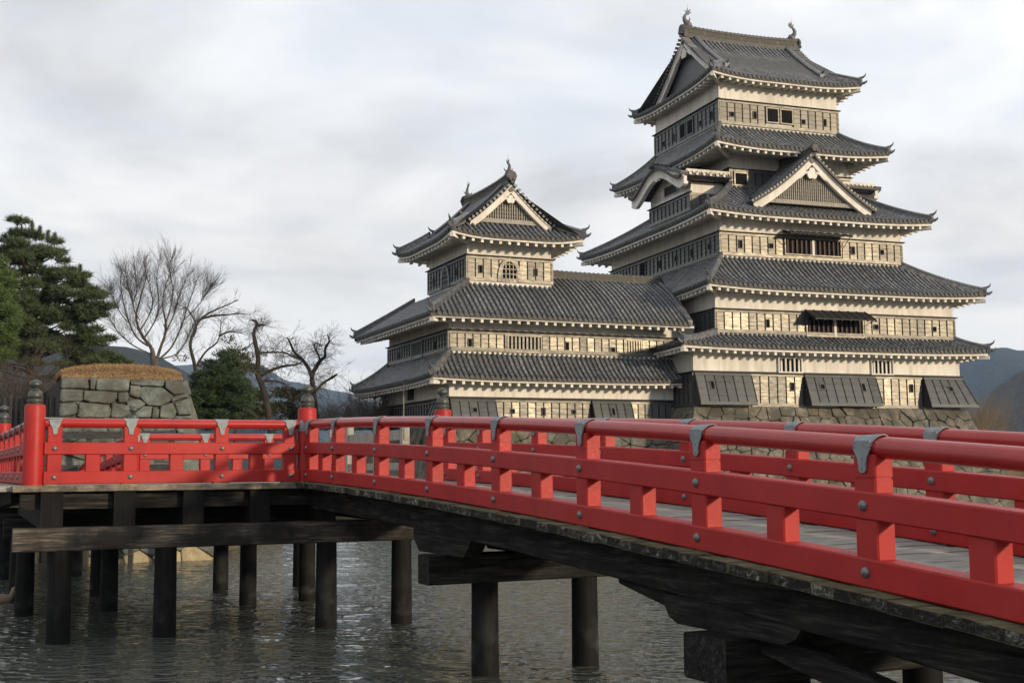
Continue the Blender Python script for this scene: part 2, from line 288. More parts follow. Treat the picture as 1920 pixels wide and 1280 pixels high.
def roof_side(roof,G,Er,which,il,ir,dp,Zf,up,ov,pitch=.28,lb=None,rb=None,slab=None,detail=True,rafters=True,x_clip=None):
    """One slope in a canonical frame: x along the eave, y inward. Zf(d): height at distance d from the eave."""
    m,Ln=side_m(Er,which); m=G@m
    if lb is None: lb=lambda t: il*t
    if rb is None: rb=lambda t: Ln-ir*t
    xl0,xl1=x_clip if x_clip else (-1e9,1e9)
    def lift(x,t):
        q=max(0,(abs(2*x/Ln-1)-.3)/.7); return up*q**2.3*(1-t)**1.6
    def S(x,t,off=0): return (x,dp*t,Zf(dp*t)+lift(x,t)+off)
    # base courses (pan tiles), saw-toothed
    nc=max(3,int(dp*1.25/.3)); nx=max(8,int(Ln/.55)); vs=[];fs=[]
    rows=[]
    for i in range(nc):
        rows+= [(i/nc,.0),((i+1)/nc-1e-3,-.028)]
    rows.append((1,0))
    for t,o in rows:
        a,b=max(lb(t),xl0),min(rb(t),xl1)
        for j in range(nx+1): vs.append(S(lerp(a,b,j/nx),t,o))
    W=nx+1
    for i in range(len(rows)-1):
        for j in range(nx): fs.append((i*W+j,i*W+j+1,(i+1)*W+j+1,(i+1)*W+j))
    # drip edge + underside
    k=len(vs)
    for j in range(nx+1): vs.append(S(lerp(max(lb(0),xl0),min(rb(0),xl1),j/nx),0,-.13))
    for j in range(nx): fs.append((k+j,k+j+1,j+1,j))
    k2=len(vs)
    for j in range(nx+1): vs.append(S(lerp(max(lb(1),xl0),min(rb(1),xl1),j/nx),1,-.13))
    for j in range(nx): fs.append((k+j+1,k+j,k2+j,k2+j+1))
    st=len(slab.v); slab.add(vs,fs); slab.xf(m,st)
    # cover-tile rows
    mb=MB(); n=int(Ln/pitch); p2=Ln/n; rad=pitch*.3
    for kx in range(n):
        x=(kx+.5)*p2
        if x<xl0 or x>xl1: continue
        ts=[i/60 for i in range(61)]; ins=[lb(t)-1e-6<=x<=rb(t)+1e-6 for t in ts]; i=0
        while i<61:
            if not ins[i]: i+=1; continue
            j=i
            while j<60 and ins[j+1]: j+=1
            t0,t1=ts[i],ts[j]; i=j+1
            if (t1-t0)*dp<.12: continue
            nt_=max(1,round((t1-t0)*dp*1.2/.34)); rings=[]
            jx=rng.uniform(-.008,.008); jz=rng.uniform(-.006,.008)
            for q in range(nt_):
                rings+=[(lerp(t0,t1,q/nt_),rad*1.1),(lerp(t0,t1,(q+.97)/nt_),rad*.93)]
            vs=[]
            for t,rr in rings:
                bx,by,bz=S(x,t)
                for a in range(6):
                    an=math.pi*a/5; vs.append((bx+jx+rr*math.cos(an),by-(.03 if t==0 else 0),bz+jz+.035+rr*math.sin(an)*1.05-(.06 if a in(0,5) else 0)))
            fs=[(r*6+a+1,r*6+a,(r+1)*6+a,(r+1)*6+a+1) for r in range(len(rings)-1) for a in range(5)]
            mb.add(vs,fs)
            if t0<.01 and detail:
                bx,by,bz=S(x,0); c8=[(bx+rad*1.2*math.cos(a*math.pi/4),by-.045,bz+.02+rad*1.2*math.sin(a*math.pi/4)) for a in range(8)]
                mb.add(c8+[(v[0],v[1]+.06,v[2]) for v in c8],[tuple(range(8))]+[((a+1)%8,a,8+a,8+(a+1)%8) for a in range(8)],1)  # same tile, but ends take the darker copy to tone down sunlit faces
    mb.xf(m); obj('tile_rows',mb,[MT['tile'],MT['pan']],roof,40,stuff=True)
    if not rafters: return
    # white eave board
    f=MB(); a,b=max(.1,xl0),min(Ln-.1,xl1); npt=24
    f.sweep(rect(.09,.13,.005),[(lerp(a,b,i/npt),.1,Zf(.1)+lift(lerp(a,b,i/npt),.04)-.215) for i in range(npt+1)])
    f.sweep(rect(.06,.05,.005),[(lerp(a,b,i/npt),.05,Zf(.1)+lift(lerp(a,b,i/npt),.02)-.15) for i in range(npt+1)],mi=1)
    f.xf(m); obj('eave_board',f,[MT['plaster'],MT['timber']],roof)
    g=MB(); nr=int(Ln/.47); pr=Ln/nr
    for i in range(nr):
        x=(i+.5)*pr
        if x<xl0 or x>xl1: continue
        yl=min(ov,x*1.0,(Ln-x)*1.0)
        if yl<.25: continue
        h0=Zf(.1)+lift(x,.03)-.285; h1=h0+.18*yl
        g.hexa([(x-.07,.13,h0-.15),(x+.07,.13,h0-.15),(x+.07,yl+.05,h1-.15),(x-.07,yl+.05,h1-.15),(x-.07,.13,h0),(x+.07,.13,h0),(x+.07,yl+.05,h1),(x-.07,yl+.05,h1)])
    # soffit
    vs=[];fs=[];ns=24
    for i in range(ns+1):
        x=lerp(.15,Ln-.15,i/ns); x=min(max(x,xl0),xl1); yl=min(ov,x,Ln-x); h0=Zf(.1)+lift(x,.03)-.275
        vs+=[(x,.14,h0),(x,max(yl,.15)+.02,h0+.18*yl)]
    for i in range(ns): fs.append((2*i,2*i+1,2*i+3,2*i+2))
    g.add(vs,fs); g.xf(m); obj('rafter_row',g,MT['plaster'],roof,stuff=True)

def hip_ridge(roof,pts,h=.32,wd=.24,horn=True):
    """pts run from the eave corner up to the wall."""
    mb=MB(); pts=[V(p) for p in pts]
    sec=[(-wd/2,-.1),(wd/2,-.1),(wd/2,h*.62),(wd*.62,h*.62),(wd*.62,h*.76),(wd*.3,h),(-wd*.3,h),(-wd*.62,h*.76),(-wd*.62,h*.62),(-wd/2,h*.62)]
    mb.sweep(sec,pts)
    if horn:
        d=(pts[0]-pts[2]); d.z=0; d.normalize(); p=pts[0]
        mb.tube([p-d*.25+V((0,0,h)),p+d*.05+V((0,0,h+.03)),p+d*.2+V((0,0,h+.12)),p+d*.27+V((0,0,h+.27))],[.075,.07,.05,.012],6)
        mb.tube([p-d*.1+V((0,0,.0)),p+d*.15+V((0,0,.02)),p+d*.28+V((0,0,.08)),p+d*.33+V((0,0,.17))],[.09,.085,.06,.015],6)
        s=d.cross(V((0,0,1)))
        q=[p+d*.03+s*a+V((0,0,b)) for a,b in ((-.14,-.05),(.14,-.05),(.17,.2),(.08,h+.08),(-.08,h+.08),(-.17,.2))]
        mb.add(q+[v-d*.1 for v in q],[tuple(range(6)),tuple(range(11,5,-1))]+[((i+1)%6,i,6+i,6+(i+1)%6) for i in range(6)])
    return obj('hip_ridge',mb,MT['tile'],roof,45)
def corner_beam(roof,a,b):
    mb=MB(); mb.sweep(rect(.2,.2,.01),[a,b]); obj('corner_rafter',mb,MT['plaster'],roof)

def skirt_roof(parent,Er,Wr,lower,ze,zt,up,c=.25,pitch=.28,sides=SIDES,clips={},hips=('fl','fr','bl','br')):
    """Hipped pent roof from eave rectangle Er up to the wall rectangle Wr; lower = rectangle of the wall below."""
    slab=MB(); roof=obj('roof',MB(),MT['tile'],parent); G=Matrix.Identity(4)
    for s in sides:
        il,ir,dp=insets(Er,Wr,s); ov=insets(Er,lower,s)[2]
        Zf=lambda d,dp=dp: ze+(zt-ze)*((1-c)*(d/dp)+c*(d/dp)**2)
        roof_side(roof,G,Er,s,il,ir,dp,Zf,up,ov,pitch,slab=slab,x_clip=clips.get(s))
    roof.data=slab.mesh('roof',MT['pan'])
    for k in hips:
        cx,wx=(Er[0],Wr[0]) if k[1]=='l' else (Er[1],Wr[1]); cy,wy=(Er[2],Wr[2]) if k[0]=='f' else (Er[3],Wr[3])
        lx=lower[0] if k[1]=='l' else lower[1]; ly=lower[2] if k[0]=='f' else lower[3]
        P=[]
        for i in range(13):
            t=i/12; P.append((lerp(cx,wx,t),lerp(cy,wy,t),ze+(zt-ze)*((1-c)*t+c*t*t)+up*(1-t)**1.6+.02))
        hip_ridge(roof,P)
        corner_beam(roof,(lerp(cx,lx,.02),lerp(cy,ly,.02),ze+up-.36),(lx,ly,ze-.15))
    return roof

def panel_mesh(w,h,npl=4,shear=0.,up_shift=0):
    mb=MB()
    for k in range(npl):
        z0,z1=h*k/npl,h*(k+1)/npl
        y=lambda z,d: -d-shear*(h-z)/h
        mb.hexa([(0,y(z0,.062),z0),(w,y(z0,.062),z0),(w,y(z0,0),z0),(0,y(z0,0),z0),(0,y(z1,.045),z1-.012),(w,y(z1,.045),z1-.012),(w,y(z1,0),z1),(0,y(z1,0),z1)])
    return mb.mesh('board_panel',MT['board'])
def loophole(parent,m,x,z,w,h,y=-.062,shear=0,zref=0,hh=1):
    mb=MB(); a,b=w/2,h/2; yy=y-shear*(1-(z-zref)/hh) if shear else y
    mb.box(x-a,x+a,yy-.022,yy+.03,z-b,z+b,1)  # black block paints in the dark of the port
    t=.025
    mb.box(x-a-t,x+a+t,yy-.04,yy,z+b,z+b+t); mb.box(x-a-t,x+a+t,yy-.04,yy,z-b-t,z-b); mb.box(x-a-t,x-a,yy-.04,yy,z-b,z+b); mb.box(x+a,x+a+t,yy-.04,yy,z-b,z+b)
    mb.xf(m); obj('loophole',mb,[MT['timber'],MT['black']],parent)
def band(parent,r,which,zb,zt,pitch=.49,opens=(),holes=(),npl=4,xr=None,cap=True):
    """Board cladding: every panel its own piece; opens = [(x0,x1)] left free; holes = [(x,z,w,h)]."""
    m,Ln=side_m(r,which); a0,a1=xr if xr else (0,Ln); zb2=zb+.17; zt2=zt-.13
    fr=MB(); ext=.07
    segs=[]; cur=a0
    for o in sorted(opens):
        segs.append((cur,o[0])); cur=o[1]
    segs.append((cur,a1)); segs=[s for s in segs if s[1]-s[0]>.05]
    e0=a0-(ext if abs(a0)<1e-6 else 0); e1=a1+(ext if abs(a1-Ln)<1e-6 else 0)
    fr.box(e0,e1,-.085,0,zt2,zt); fr.box(e0,e1,-.09,0,zb,zb2)
    if cap: fr.hexa([(e0-.1,-.19,zt),(e1+.1,-.19,zt),(e1+.1,0,zt),(e0-.1,0,zt),(e0-.1,-.19,zt+.04),(e1+.1,-.19,zt+.04),(e1+.1,0,zt+.09),(e0-.1,0,zt+.09)],1)
    if abs(a0)<1e-6: fr.box(-.07,.05,-.088,.05,zb2,zt2)
    if abs(a1-Ln)<1e-6: fr.box(Ln-.05,Ln+.07,-.088,.05,zb2,zt2)
    bt=MB()
    for s0,s1 in segs:
        n=max(1,round((s1-s0)/pitch)); p=(s1-s0)/n; me=panel_mesh(p-.04,zt2-zb2,npl)
        for i in range(n):
            o=link('board_panel',me,parent); x=s0+i*p+.02
            o.matrix_local=m@Matrix.Translation((x,0,zb2))
        for i in range(n+1):
            x=s0+i*p; bt.box(x-.016,x+.016,-.095,0,zb2,zt2)
    fr.xf(m); obj('board_frame',fr,[MT['board'],MT['batten']],parent)
    bt.xf(m); obj('batten_row',bt,MT['batten'],parent,stuff=True)
    for (x,z,w_,h_) in holes: loophole(parent,m,x,z,w_,h_)
    return m
def barred_window(parent,m,x0,x1,z0,z1,nb,bar='timber',horiz=False,frame='board',mid=False):
    mb=MB(); mb.box(x0,x1,-.02,.02,z0,z1,1); t=.07  # near-black sheet on the solid wall, painted dark of the interior
    mb.box(x0-t,x1+t,-.12,0,z1,z1+t); mb.box(x0-t,x1+t,-.12,0,z0-t,z0); mb.box(x0-t,x0,-.12,0,z0,z1); mb.box(x1,x1+t,-.12,0,z0,z1)
    for i in range(nb):
        if horiz: z=lerp(z0,z1,(i+.5)/nb); mb.box(x0,x1,-.085,-.03,z-.03,z+.03,2)
        else: x=lerp(x0,x1,(i+.5)/nb); k=min(.05,(x1-x0)/nb*.28); mb.box(x-k,x+k,-.085,-.03,z0,z1,2)
    if mid:
        c=(x0+x1)/2; mb.box(c-.07,c+.07,-.11,0,z0,z1-.1,3)
    mb.xf(m); return obj('window',mb,[MT[frame],MT['black'],MT[bar],MT['plaster']],parent)
def flare(parent,r,which,x0,x1,zb,zt,out=.62,pitch=.52,holes=(),ends=(0,0)):
    """stone-drop bay: boards leaning out towards the bottom"""
    m,Ln=side_m(r,which); o0,o1=ends
    body=MB(); yt=-.11; yb=-.11-out
    body.hexa([(x0-o0*out,yb,zb),(x1+o1*out,yb,zb),(x1+o1*.0,0,zb),(x0,0,zb),(x0,yt,zt),(x1,yt,zt),(x1,0,zt),(x0,0,zt)],1)
    body.xf(m); obj('stone_drop_bay',body,[MT['board'],MT['timber']],parent)
    n=max(1,round((x1-x0)/pitch)); h=zt-zb
    zb2,zt2=zb+.16,zt-.13
    def P(x,z,d):
        k=(zt-z)/h; xx=x+((-o0*out*(1-(x-x0)/(x1-x0)))+(o1*out*(x-x0)/(x1-x0)))*k
        return (xx,-.11-out*k-d,z)
    fr=MB()
    for za,zc in ((zb,zb2),(zt2,zt)):
        fr.hexa([P(x0,za,.035),P(x1,za,.035),P(x1,za,-.03),P(x0,za,-.03),P(x0,zc,.035),P(x1,zc,.035),P(x1,zc,-.03),P(x0,zc,-.03)])
    fr.xf(m); obj('board_frame',fr,MT['board'],parent)
    bt=MB()
    for i in range(n+1):
        x=lerp(x0,x1,i/n); q=.018
        bt.hexa([P(x-q,zb2,.045),P(x+q,zb2,.045),P(x+q,zb2,-.02),P(x-q,zb2,-.02),P(x-q,zt2,.045),P(x+q,zt2,.045),P(x+q,zt2,-.02),P(x-q,zt2,-.02)])
        if i<n:
            pm=MB(); xa,xb=x+.02,lerp(x0,x1,(i+1)/n)-.02
            for k in range(4):
                z0,z1=lerp(zb2,zt2,k/4),lerp(zb2,zt2,(k+1)/4)
                pm.hexa([P(xa,z0,.022),P(xb,z0,.022),P(xb,z0,-.02),P(xa,z0,-.02),P(xa,z1-.01,.006),P(xb,z1-.01,.006),P(xb,z1,-.02),P(xa,z1,-.02)])
            pm.xf(m); obj('board_panel',pm,MT['board'],parent)
    bt.xf(m); obj('batten_row',bt,MT['batten'],parent,stuff=True)
    for (x,z,w_,h_) in holes:
        mb=MB(); a,b=w_/2,h_/2
        def q(xa,xb,za,zb_,d0,d1,mi): mb.hexa([P(xa,za,d1),P(xb,za,d1),P(xb,za,d0),P(xa,za,d0),P(xa,zb_,d1),P(xb,zb_,d1),P(xb,zb_,d0),P(xa,zb_,d0)],mi)
        q(x-a,x+a,z-b,z+b,0,.03,1); t=.035
        q(x-a-t,x+a+t,z+b,z+b+t,0,.055,0); q(x-a-t,x+a+t,z-b-t,z-b,0,.055,0); q(x-a-t,x-a,z-b,z+b,0,.055,0); q(x+a,x+a+t,z-b,z+b,0,.055,0)
        mb.xf(m); obj('loophole',mb,[MT['board'],MT['black']],parent)
def wallbox(parent,r,z0,z1):
    mb=MB(); mb.box(r[0],r[1],r[2],r[3],z0,z1); return obj('plaster_wall',mb,MT['plaster'],parent)

def fish_mesh():
    """shachihoko: head biting the ridge, body arched up, forked tail; faces +x"""
    mb=MB(); n=10
    path=[];rad=[]
    for i in range(n+1):
        t=i/n; path.append((.2-.46*math.sin(t*math.pi*.62)+.75*max(0,t-.45)**1.5,0,.02+1.02*t)); rad.append(lerp(.27,.07,t**.85)*(1+.25*math.exp(-((t-.12)/.1)**2)))
    mb.tube(path,rad,8)
    mb.tube([(.42,0,.04),(.25,0,.12),(.05,0,.22)],[.1,.21,.24],7)             # snout
    e=path[-1]
    for dx,dz,s in ((.34,.10,0),(.02,.42,0),(-.2,.2,0),(.22,.3,.1),(.22,.3,-.1)):   # tail fins
        a=V(e)-V((0,0,.08)); b=V((e[0]+dx,s,e[2]+dz)); pr=V((b-a).cross(V((0,1,0)))).normalized()*.11
        y=V((0,.022,0)); mb.hexa([a-pr-y,a+pr-y,a+pr+y,a-pr+y,b-pr*.15-y*.5,b+pr*.15-y*.5,b+pr*.15+y*.5,b-pr*.15+y*.5])
    for i in (2,4,6,8):                                                          # dorsal spines
        p=V(path[i]); d=V((-1,0,.35)).normalized(); mb.tube([p,p+d*(rad[i]+.1)],[.05,.008],4)
    for s in (-1,1):
        mb.tube([(.02,s*.1,.28),(.1,s*.34,.42),(.02,s*.42,.6)],[.07,.05,.01],5)
    mb.tube([e,(e[0]+.02,0,e[2]+.75)],[.014,.006],5)                                # spike
    return mb.mesh('roof_fish',MT['tile'],60)
FISH=fish_mesh()

def profile_pts(fn,a,b,n): return [(lerp(a,b,i/n),fn(lerp(a,b,i/n))) for i in range(n+1)]
def gegyo(mb,m,c,s,mi=0):
    """carved pendant below a gable peak, in a plane facing -x of frame m: coords (y,z)"""
    pts=[]
    for i in range(24):
        a=2*math.pi*i/24; r=1+.16*math.cos(3*a-math.pi/2*3)+.06*math.cos(6*a); pts.append((c[0]+.46*s*r*math.cos(a),c[1]+.5*s*r*math.sin(a)))
    n=24; vs=[(-.06,y,z) for y,z in pts]+[(.03,y,z) for y,z in pts]
    st=len(mb.v); mb.add(vs,[tuple(range(n)),tuple(range(2*n-1,n-1,-1))]+[((i+1)%n,i,n+i,n+(i+1)%n) for i in range(n)],mi)
    for sg in (-1,1):
        mb.tube([(-.02,c[0]+sg*.35*s,c[1]+.1*s),(-.02,c[0]+sg*.75*s,c[1]+.02*s),(-.02,c[0]+sg*1.2*s,c[1]-.42*s),(-.02,c[0]+sg*1.5*s,c[1]-.55*s)],[.13*s,.12*s,.09*s,.03*s],6,mi)
    mb.xf(m,st)
def gable_face(roof,m,half,zbase,prof,style,thick=.28,peak_drop=.1):
    """gable in the frame m: plane x=0 is the bargeboard, +x goes in; prof(a) = roof height at |y|=a"""
    bb=MB()
    for sg in (-1,1):
        P=[(0,sg*a,prof(a)-.14-thick/2) for a in [half*(1-i/14) for i in range(15)]]
        if sg==1: P=P[::-1]
        bb.sweep(rect(.16,thick,.01),P)
        P2=[(.02,p[1],p[2]-thick*.62) for p in P]; bb.sweep(rect(.22,thick*.3,.01),P2)
        P3=[(-.1,p[1],p[2]+thick*.55) for p in P]; bb.sweep(rect(.1,.07,.005),P3)
    bb.xf(m); obj('bargeboard',bb,MT['plaster'],roof)
    tri=MB(); top=[(.34,a,max(prof(abs(a))-.3,zbase)) for a in [half*(i/10-1) for i in range(21)]]
    vs=top+[(.34,half,zbase-.3),(.34,-half,zbase-.3)]; tri.add(vs,[tuple(range(len(vs)))]); tri.xf(m)
    obj('gable_wall',tri,MT['board'] if style=='board' else MT['black'],roof)
    if style=='lattice':
        lt=MB(); n=int(half*2*.8/.13)
        for i in range(n+1):
            a=half*.8*(2*i/n-1); zt=prof(abs(a))-.14-thick*1.05
            if zt-zbase>.12: lt.box(.2,.27,a-.03,a+.03,zbase,zt)
        nz=int((prof(0)-zbase)/.2)
        for k in range(1,nz):
            z=zbase+k*.2; a=half
            while a>0 and prof(a)-.14-thick*1.05<z: a-=.05
            if a>.1: lt.box(.25,.29,-a,a,z-.02,z+.02)
        lt.xf(m); obj('gable_lattice',lt,MT['barewood'],roof,stuff=True)
        bs=MB(); bs.box(.1,.32,-half*.86,half*.86,zbase-.22,zbase); bs.xf(m); obj('gable_sill',bs,MT['barewood'],roof)
    gg=MB(); s=half*.19 if half<3 else .62; gegyo(gg,m@Matrix.Translation((-.02,0,0)),(0,prof(0)-thick-.14-s*.95),s)
    bx=m@Matrix.Translation((-.12,0,prof(0)-thick*.5-.18)); st=len(gg.v)
    gg.tube([(-.02,0,0),(.06,0,0)],[.13*(.6+s),.13*(.6+s)],6,1); gg.xf(bx,st)
    obj('gable_pendant',gg,[MT['plaster'],MT['timber']],roof,40)
    # verge tiles: short round tiles stepping down both slopes
    vt=MB(); ln=half*1.35; n=int(ln/.25)
    for sg in (-1,1):
        for i in range(n+1):
            a=half*1.04*i/n
            vt.tube([(-.3,sg*a,prof(a)+.05),(.18,sg*a,prof(a)+.05)],[.085,.085],7)
    vt.xf(m); obj('verge_tiles',vt,MT['tile'],roof,40,stuff=True)
def ridge_body(roof,m,x0,x1,z0,h,wd=.36,rise=.12,lattice=True):
    def zc(x): q=abs(2*(x-x0)/(x1-x0)-1); return z0+rise*q**2.5
    X=[lerp(x0,x1,i/14) for i in range(15)]
    mb=MB(); mb.sweep([(-wd*.6,-.15),(wd*.6,-.15),(wd*.6,h*.18),(wd*.5,h*.18),(wd*.5,h*.7),(wd*.62,h*.7),(wd*.62,h*.84),(wd*.3,h),(-wd*.3,h),(-wd*.62,h*.84),(-wd*.62,h*.7),(-wd*.5,h*.7),(-wd*.5,h*.18),(-wd*.6,h*.18)],[(x,0,zc(x)) for x in X])
    n=int((x1-x0)/.26)
    for i in range(n+1):
        x=lerp(x0,x1,i/n); mb.tube([(x,-wd*.5,zc(x)+h*.93),(x,wd*.5,zc(x)+h*.93)],[.06,.06],5)
    for x,s in ((x0,-1),(x1,1)):      # end ogre tile
        mb.tube([(x-.02*s,0,zc(x)+h*.55),(x+.14*s,0,zc(x)+h*.55)],[wd*.95,wd*.8],8)
        mb.tube([(x+.05*s,-.1,zc(x)+h*.2),(x+.22*s,-.1,zc(x)+h*.2)],[.1,.1],6); mb.tube([(x+.05*s,.1,zc(x)+h*.2),(x+.22*s,.1,zc(x)+h*.2)],[.1,.1],6)
    mb.xf(m); o=obj('ridge',mb,MT['ridge'],roof,40)
    if lattice:
        lt=MB()
        nb=max(2,int((x1-x0)/1.25))
        for sg in (-1,1):
            for b in range(nb):
                xa,xb=lerp(x0+.2,x1-.2,(b+.06)/nb),lerp(x0+.2,x1-.2,(b+.94)/nb); nn_=int((xb-xa)/.12)
                for i in range(nn_):
                    xq=lerp(xa,xb,(i+.5)/nn_); zz=zc(xq)+h*.44
                    for k in (-1,1): lt.tube([(xq-.055,sg*(wd*.5+.015),zz-k*h*.2),(xq+.055,sg*(wd*.5+.015),zz+k*h*.2)],[.018,.018],4)
        lt.xf(m); obj('ridge_lattice',lt,MT['openwork'],roof,stuff=True)
    return zc
def irimoya(parent,r,axis,lower,ze,H,c,dg,up,style,pitch=.28,rh=.6,fish=1.0,ov_g=.5):
    """hip-and-gable roof; built with the ridge along x, turned for axis 'y'"""
    if axis=='x': G=Matrix.Identity(4); Er=r; lw=lower
    else: G=Matrix.Rotation(math.pi/2,4,'Z'); Er=(r[2],r[3],-r[1],-r[0]); lw=(lower[2],lower[3],-lower[1],-lower[0])
    run=(Er[3]-Er[2])/2; Ln=Er[1]-Er[0]; yc=(Er[2]+Er[3])/2
    Zf=lambda d: ze+H*((1-c)*(d/run)+c*(d/run)**2)
    th=dg/run; slab=MB(); roof=obj('roof',MB(),MT['tile'],parent)
    lb=lambda t: (dg*t/th if t<th else dg-ov_g+.25)
    rb=lambda t: (Ln-dg*t/th if t<th else Ln-dg+ov_g-.25)
    for s in ('front','back'):
        roof_side(roof,G,Er,s,0,0,run,Zf,up,insets(Er,lw,s)[2],pitch,lb,rb,slab)
    for s in ('left','right'):
        roof_side(roof,G,Er,s,dg,dg,dg,Zf,up,insets(Er,lw,s)[2],pitch,slab=slab)
    roof.data=slab.mesh('roof',MT['pan'])
    for cx,sx in ((Er[0],1),(Er[1],-1)):
        for cy,sy in ((Er[2],1),(Er[3],-1)):
            P=[G@V((cx+sx*dg*t,cy+sy*dg*t,Zf(dg*t)+up*(1-t*th)**1.6+.02)) for t in [i/8 for i in range(9)]]
            hip_ridge(roof,P)
            lx,ly=(lw[0] if sx>0 else lw[1]),(lw[2] if sy>0 else lw[3])
            corner_beam(roof,G@V((cx+sx*.05,cy+sy*.05,ze+up-.36)),G@V((lx,ly,ze-.15)))
            # descending ridge beside the gable
            P=[G@V((cx+sx*(dg+.45),cy+sy*d,Zf(d)+.03)) for d in [lerp(dg*1.02,run-.1,i/10) for i in range(11)]]
            hip_ridge(roof,P,h=.34,wd=.28)
    prof=lambda a: Zf(run-a)
    half=run-dg*1.02
    for cx,sx in ((Er[0]+dg-ov_g+.25,1),(Er[1]-dg+ov_g-.25,-1)):
        m=G@Matrix.Translation((cx,yc,0))@(Matrix.Identity(4) if sx>0 else Matrix.Rotation(math.pi,4,'Z'))
        gable_face(roof,m,half,Zf(dg)+.22,prof,style)
    m=G@Matrix.Translation((0,yc,0)); x0,x1=Er[0]+dg-ov_g+.15,Er[1]-dg+ov_g-.15
    zc=ridge_body(roof,m,x0,x1,ze+H,rh,rise=.14)
    for x,rz in ((x0+.28,0),(x1-.28,math.pi)):
        o=link('roof_fish',FISH,roof); o.matrix_local=m@Matrix.Translation((x,0,zc(x)+rh-.03))@Matrix.Rotation(rz,4,'Z')@Matrix.Scale(fish,4)
    return roof

# ---- irregular masonry: one object per stone
def voronoi(seeds,W,H):
    out=[]
    for i,(sx,sy) in enumerate(seeds):
        poly=[(0,0),(W,0),(W,H),(0,H)]
        nb=sorted((j for j in range(len(seeds)) if j!=i),key=lambda j:(seeds[j][0]-sx)**2+(seeds[j][1]-sy)**2)[:18]
        for j in nb:
            mx_,my_=(sx+seeds[j][0])/2,(sy+seeds[j][1])/2; dx,dy=seeds[j][0]-sx,seeds[j][1]-sy
            res=[]
            for k in range(len(poly)):
                a,b=poly[k],poly[(k+1)%len(poly)]
                da=(a[0]-mx_)*dx+(a[1]-my_)*dy; db=(b[0]-mx_)*dx+(b[1]-my_)*dy
                if da<=0: res.append(a)
                if da*db<0: t=da/(da-db); res.append((lerp(a[0],b[0],t),lerp(a[1],b[1],t)))
            poly=res
            if len(poly)<3: break
        if len(poly)>=3: out.append((i,poly))
    return out
def jitter_seeds(W,H,sx,sy,rg,big=.25):
    s=[]; ny=max(1,round(H/sy))
    for j in range(ny):
        nx=max(1,round(W/(sx*rg.uniform(.85,1.2)))); off=rg.uniform(-.5,.5)
        for i in range(nx): s.append(((i+.5+off*.6+rg.uniform(-.34,.34))*W/nx,(j+.5+rg.uniform(-.36,.36))*H/ny))
    return [(a,b) for a,b in s if 0<a<W and 0<b<H]
def masonry(parent,P0,W0,H,seeds,mat,rg,gap=.009,proud=.09,ax=.68,polys=None):
    """P(u,v,d): point on the wall face, d outwards; cells are found in a squeezed plane so that stones lie flat"""
    P=lambda u,v,d: P0(u/ax,v,d)
    seeds=[(a*ax,b) for a,b in seeds]; W=W0*ax
    for i,poly in (voronoi(seeds,W,H) if polys is None else enumerate([[(a*ax,b) for a,b in q] for q in polys])):
        ar=0; cx=sum(p[0] for p in poly)/len(poly); cy=sum(p[1] for p in poly)/len(poly)
        # drop tiny edges, shrink, round corners a little
        q=[]
        for k in range(len(poly)):
            a,b=poly[k],poly[(k+1)%len(poly)]
            ln=math.hypot(a[0]-b[0],a[1]-b[1])
            if ln<.05: continue
            for t in (.07,.36,.66,.93) if ln>.5 else (.1,.9): q.append((lerp(a[0],b[0],t)+rg.uniform(-.014,.014),lerp(a[1],b[1],t)+rg.uniform(-.014,.014)))
        if len(q)<3: continue
        rr=min(math.hypot(x-cx,y-cy) for x,y in q)
        if rr<.05: continue
        tx,ty=rg.uniform(-.16,.16),rg.uniform(-.14,.14)
        def ring(g,d,jit=0):
            o=[]
            for x,y in q:
                l=math.hypot(x-cx,y-cy); k=max(.2,1-g/l); o.append(P(cx+(x-cx)*k,cy+(y-cy)*k,d+rg.uniform(-jit,jit)+(((x-cx)*k*tx+(y-cy)*k*ty) if d>.02 else 0)))
            return o
        pd=proud*rg.uniform(.55,1.25); n=len(q)
        vs=ring(gap*.6,-.06)+ring(gap*.6,pd*.5)+ring(gap*.6+min(.03,rr*.2),pd*.92,.008)+ring(gap+rr*.5,pd,.018)+[P(cx,cy,pd*1.0)]
        fs=[(k*n+a,k*n+(a+1)%n,(k+1)*n+(a+1)%n,(k+1)*n+a) for k in range(3) for a in range(n)]+[(3*n+a,3*n+(a+1)%n,4*n) for a in range(n)]
        mb=MB(); mb.add(vs,fs); obj('stone',mb,mat(cx,cy) if callable(mat) else mat,parent,38)

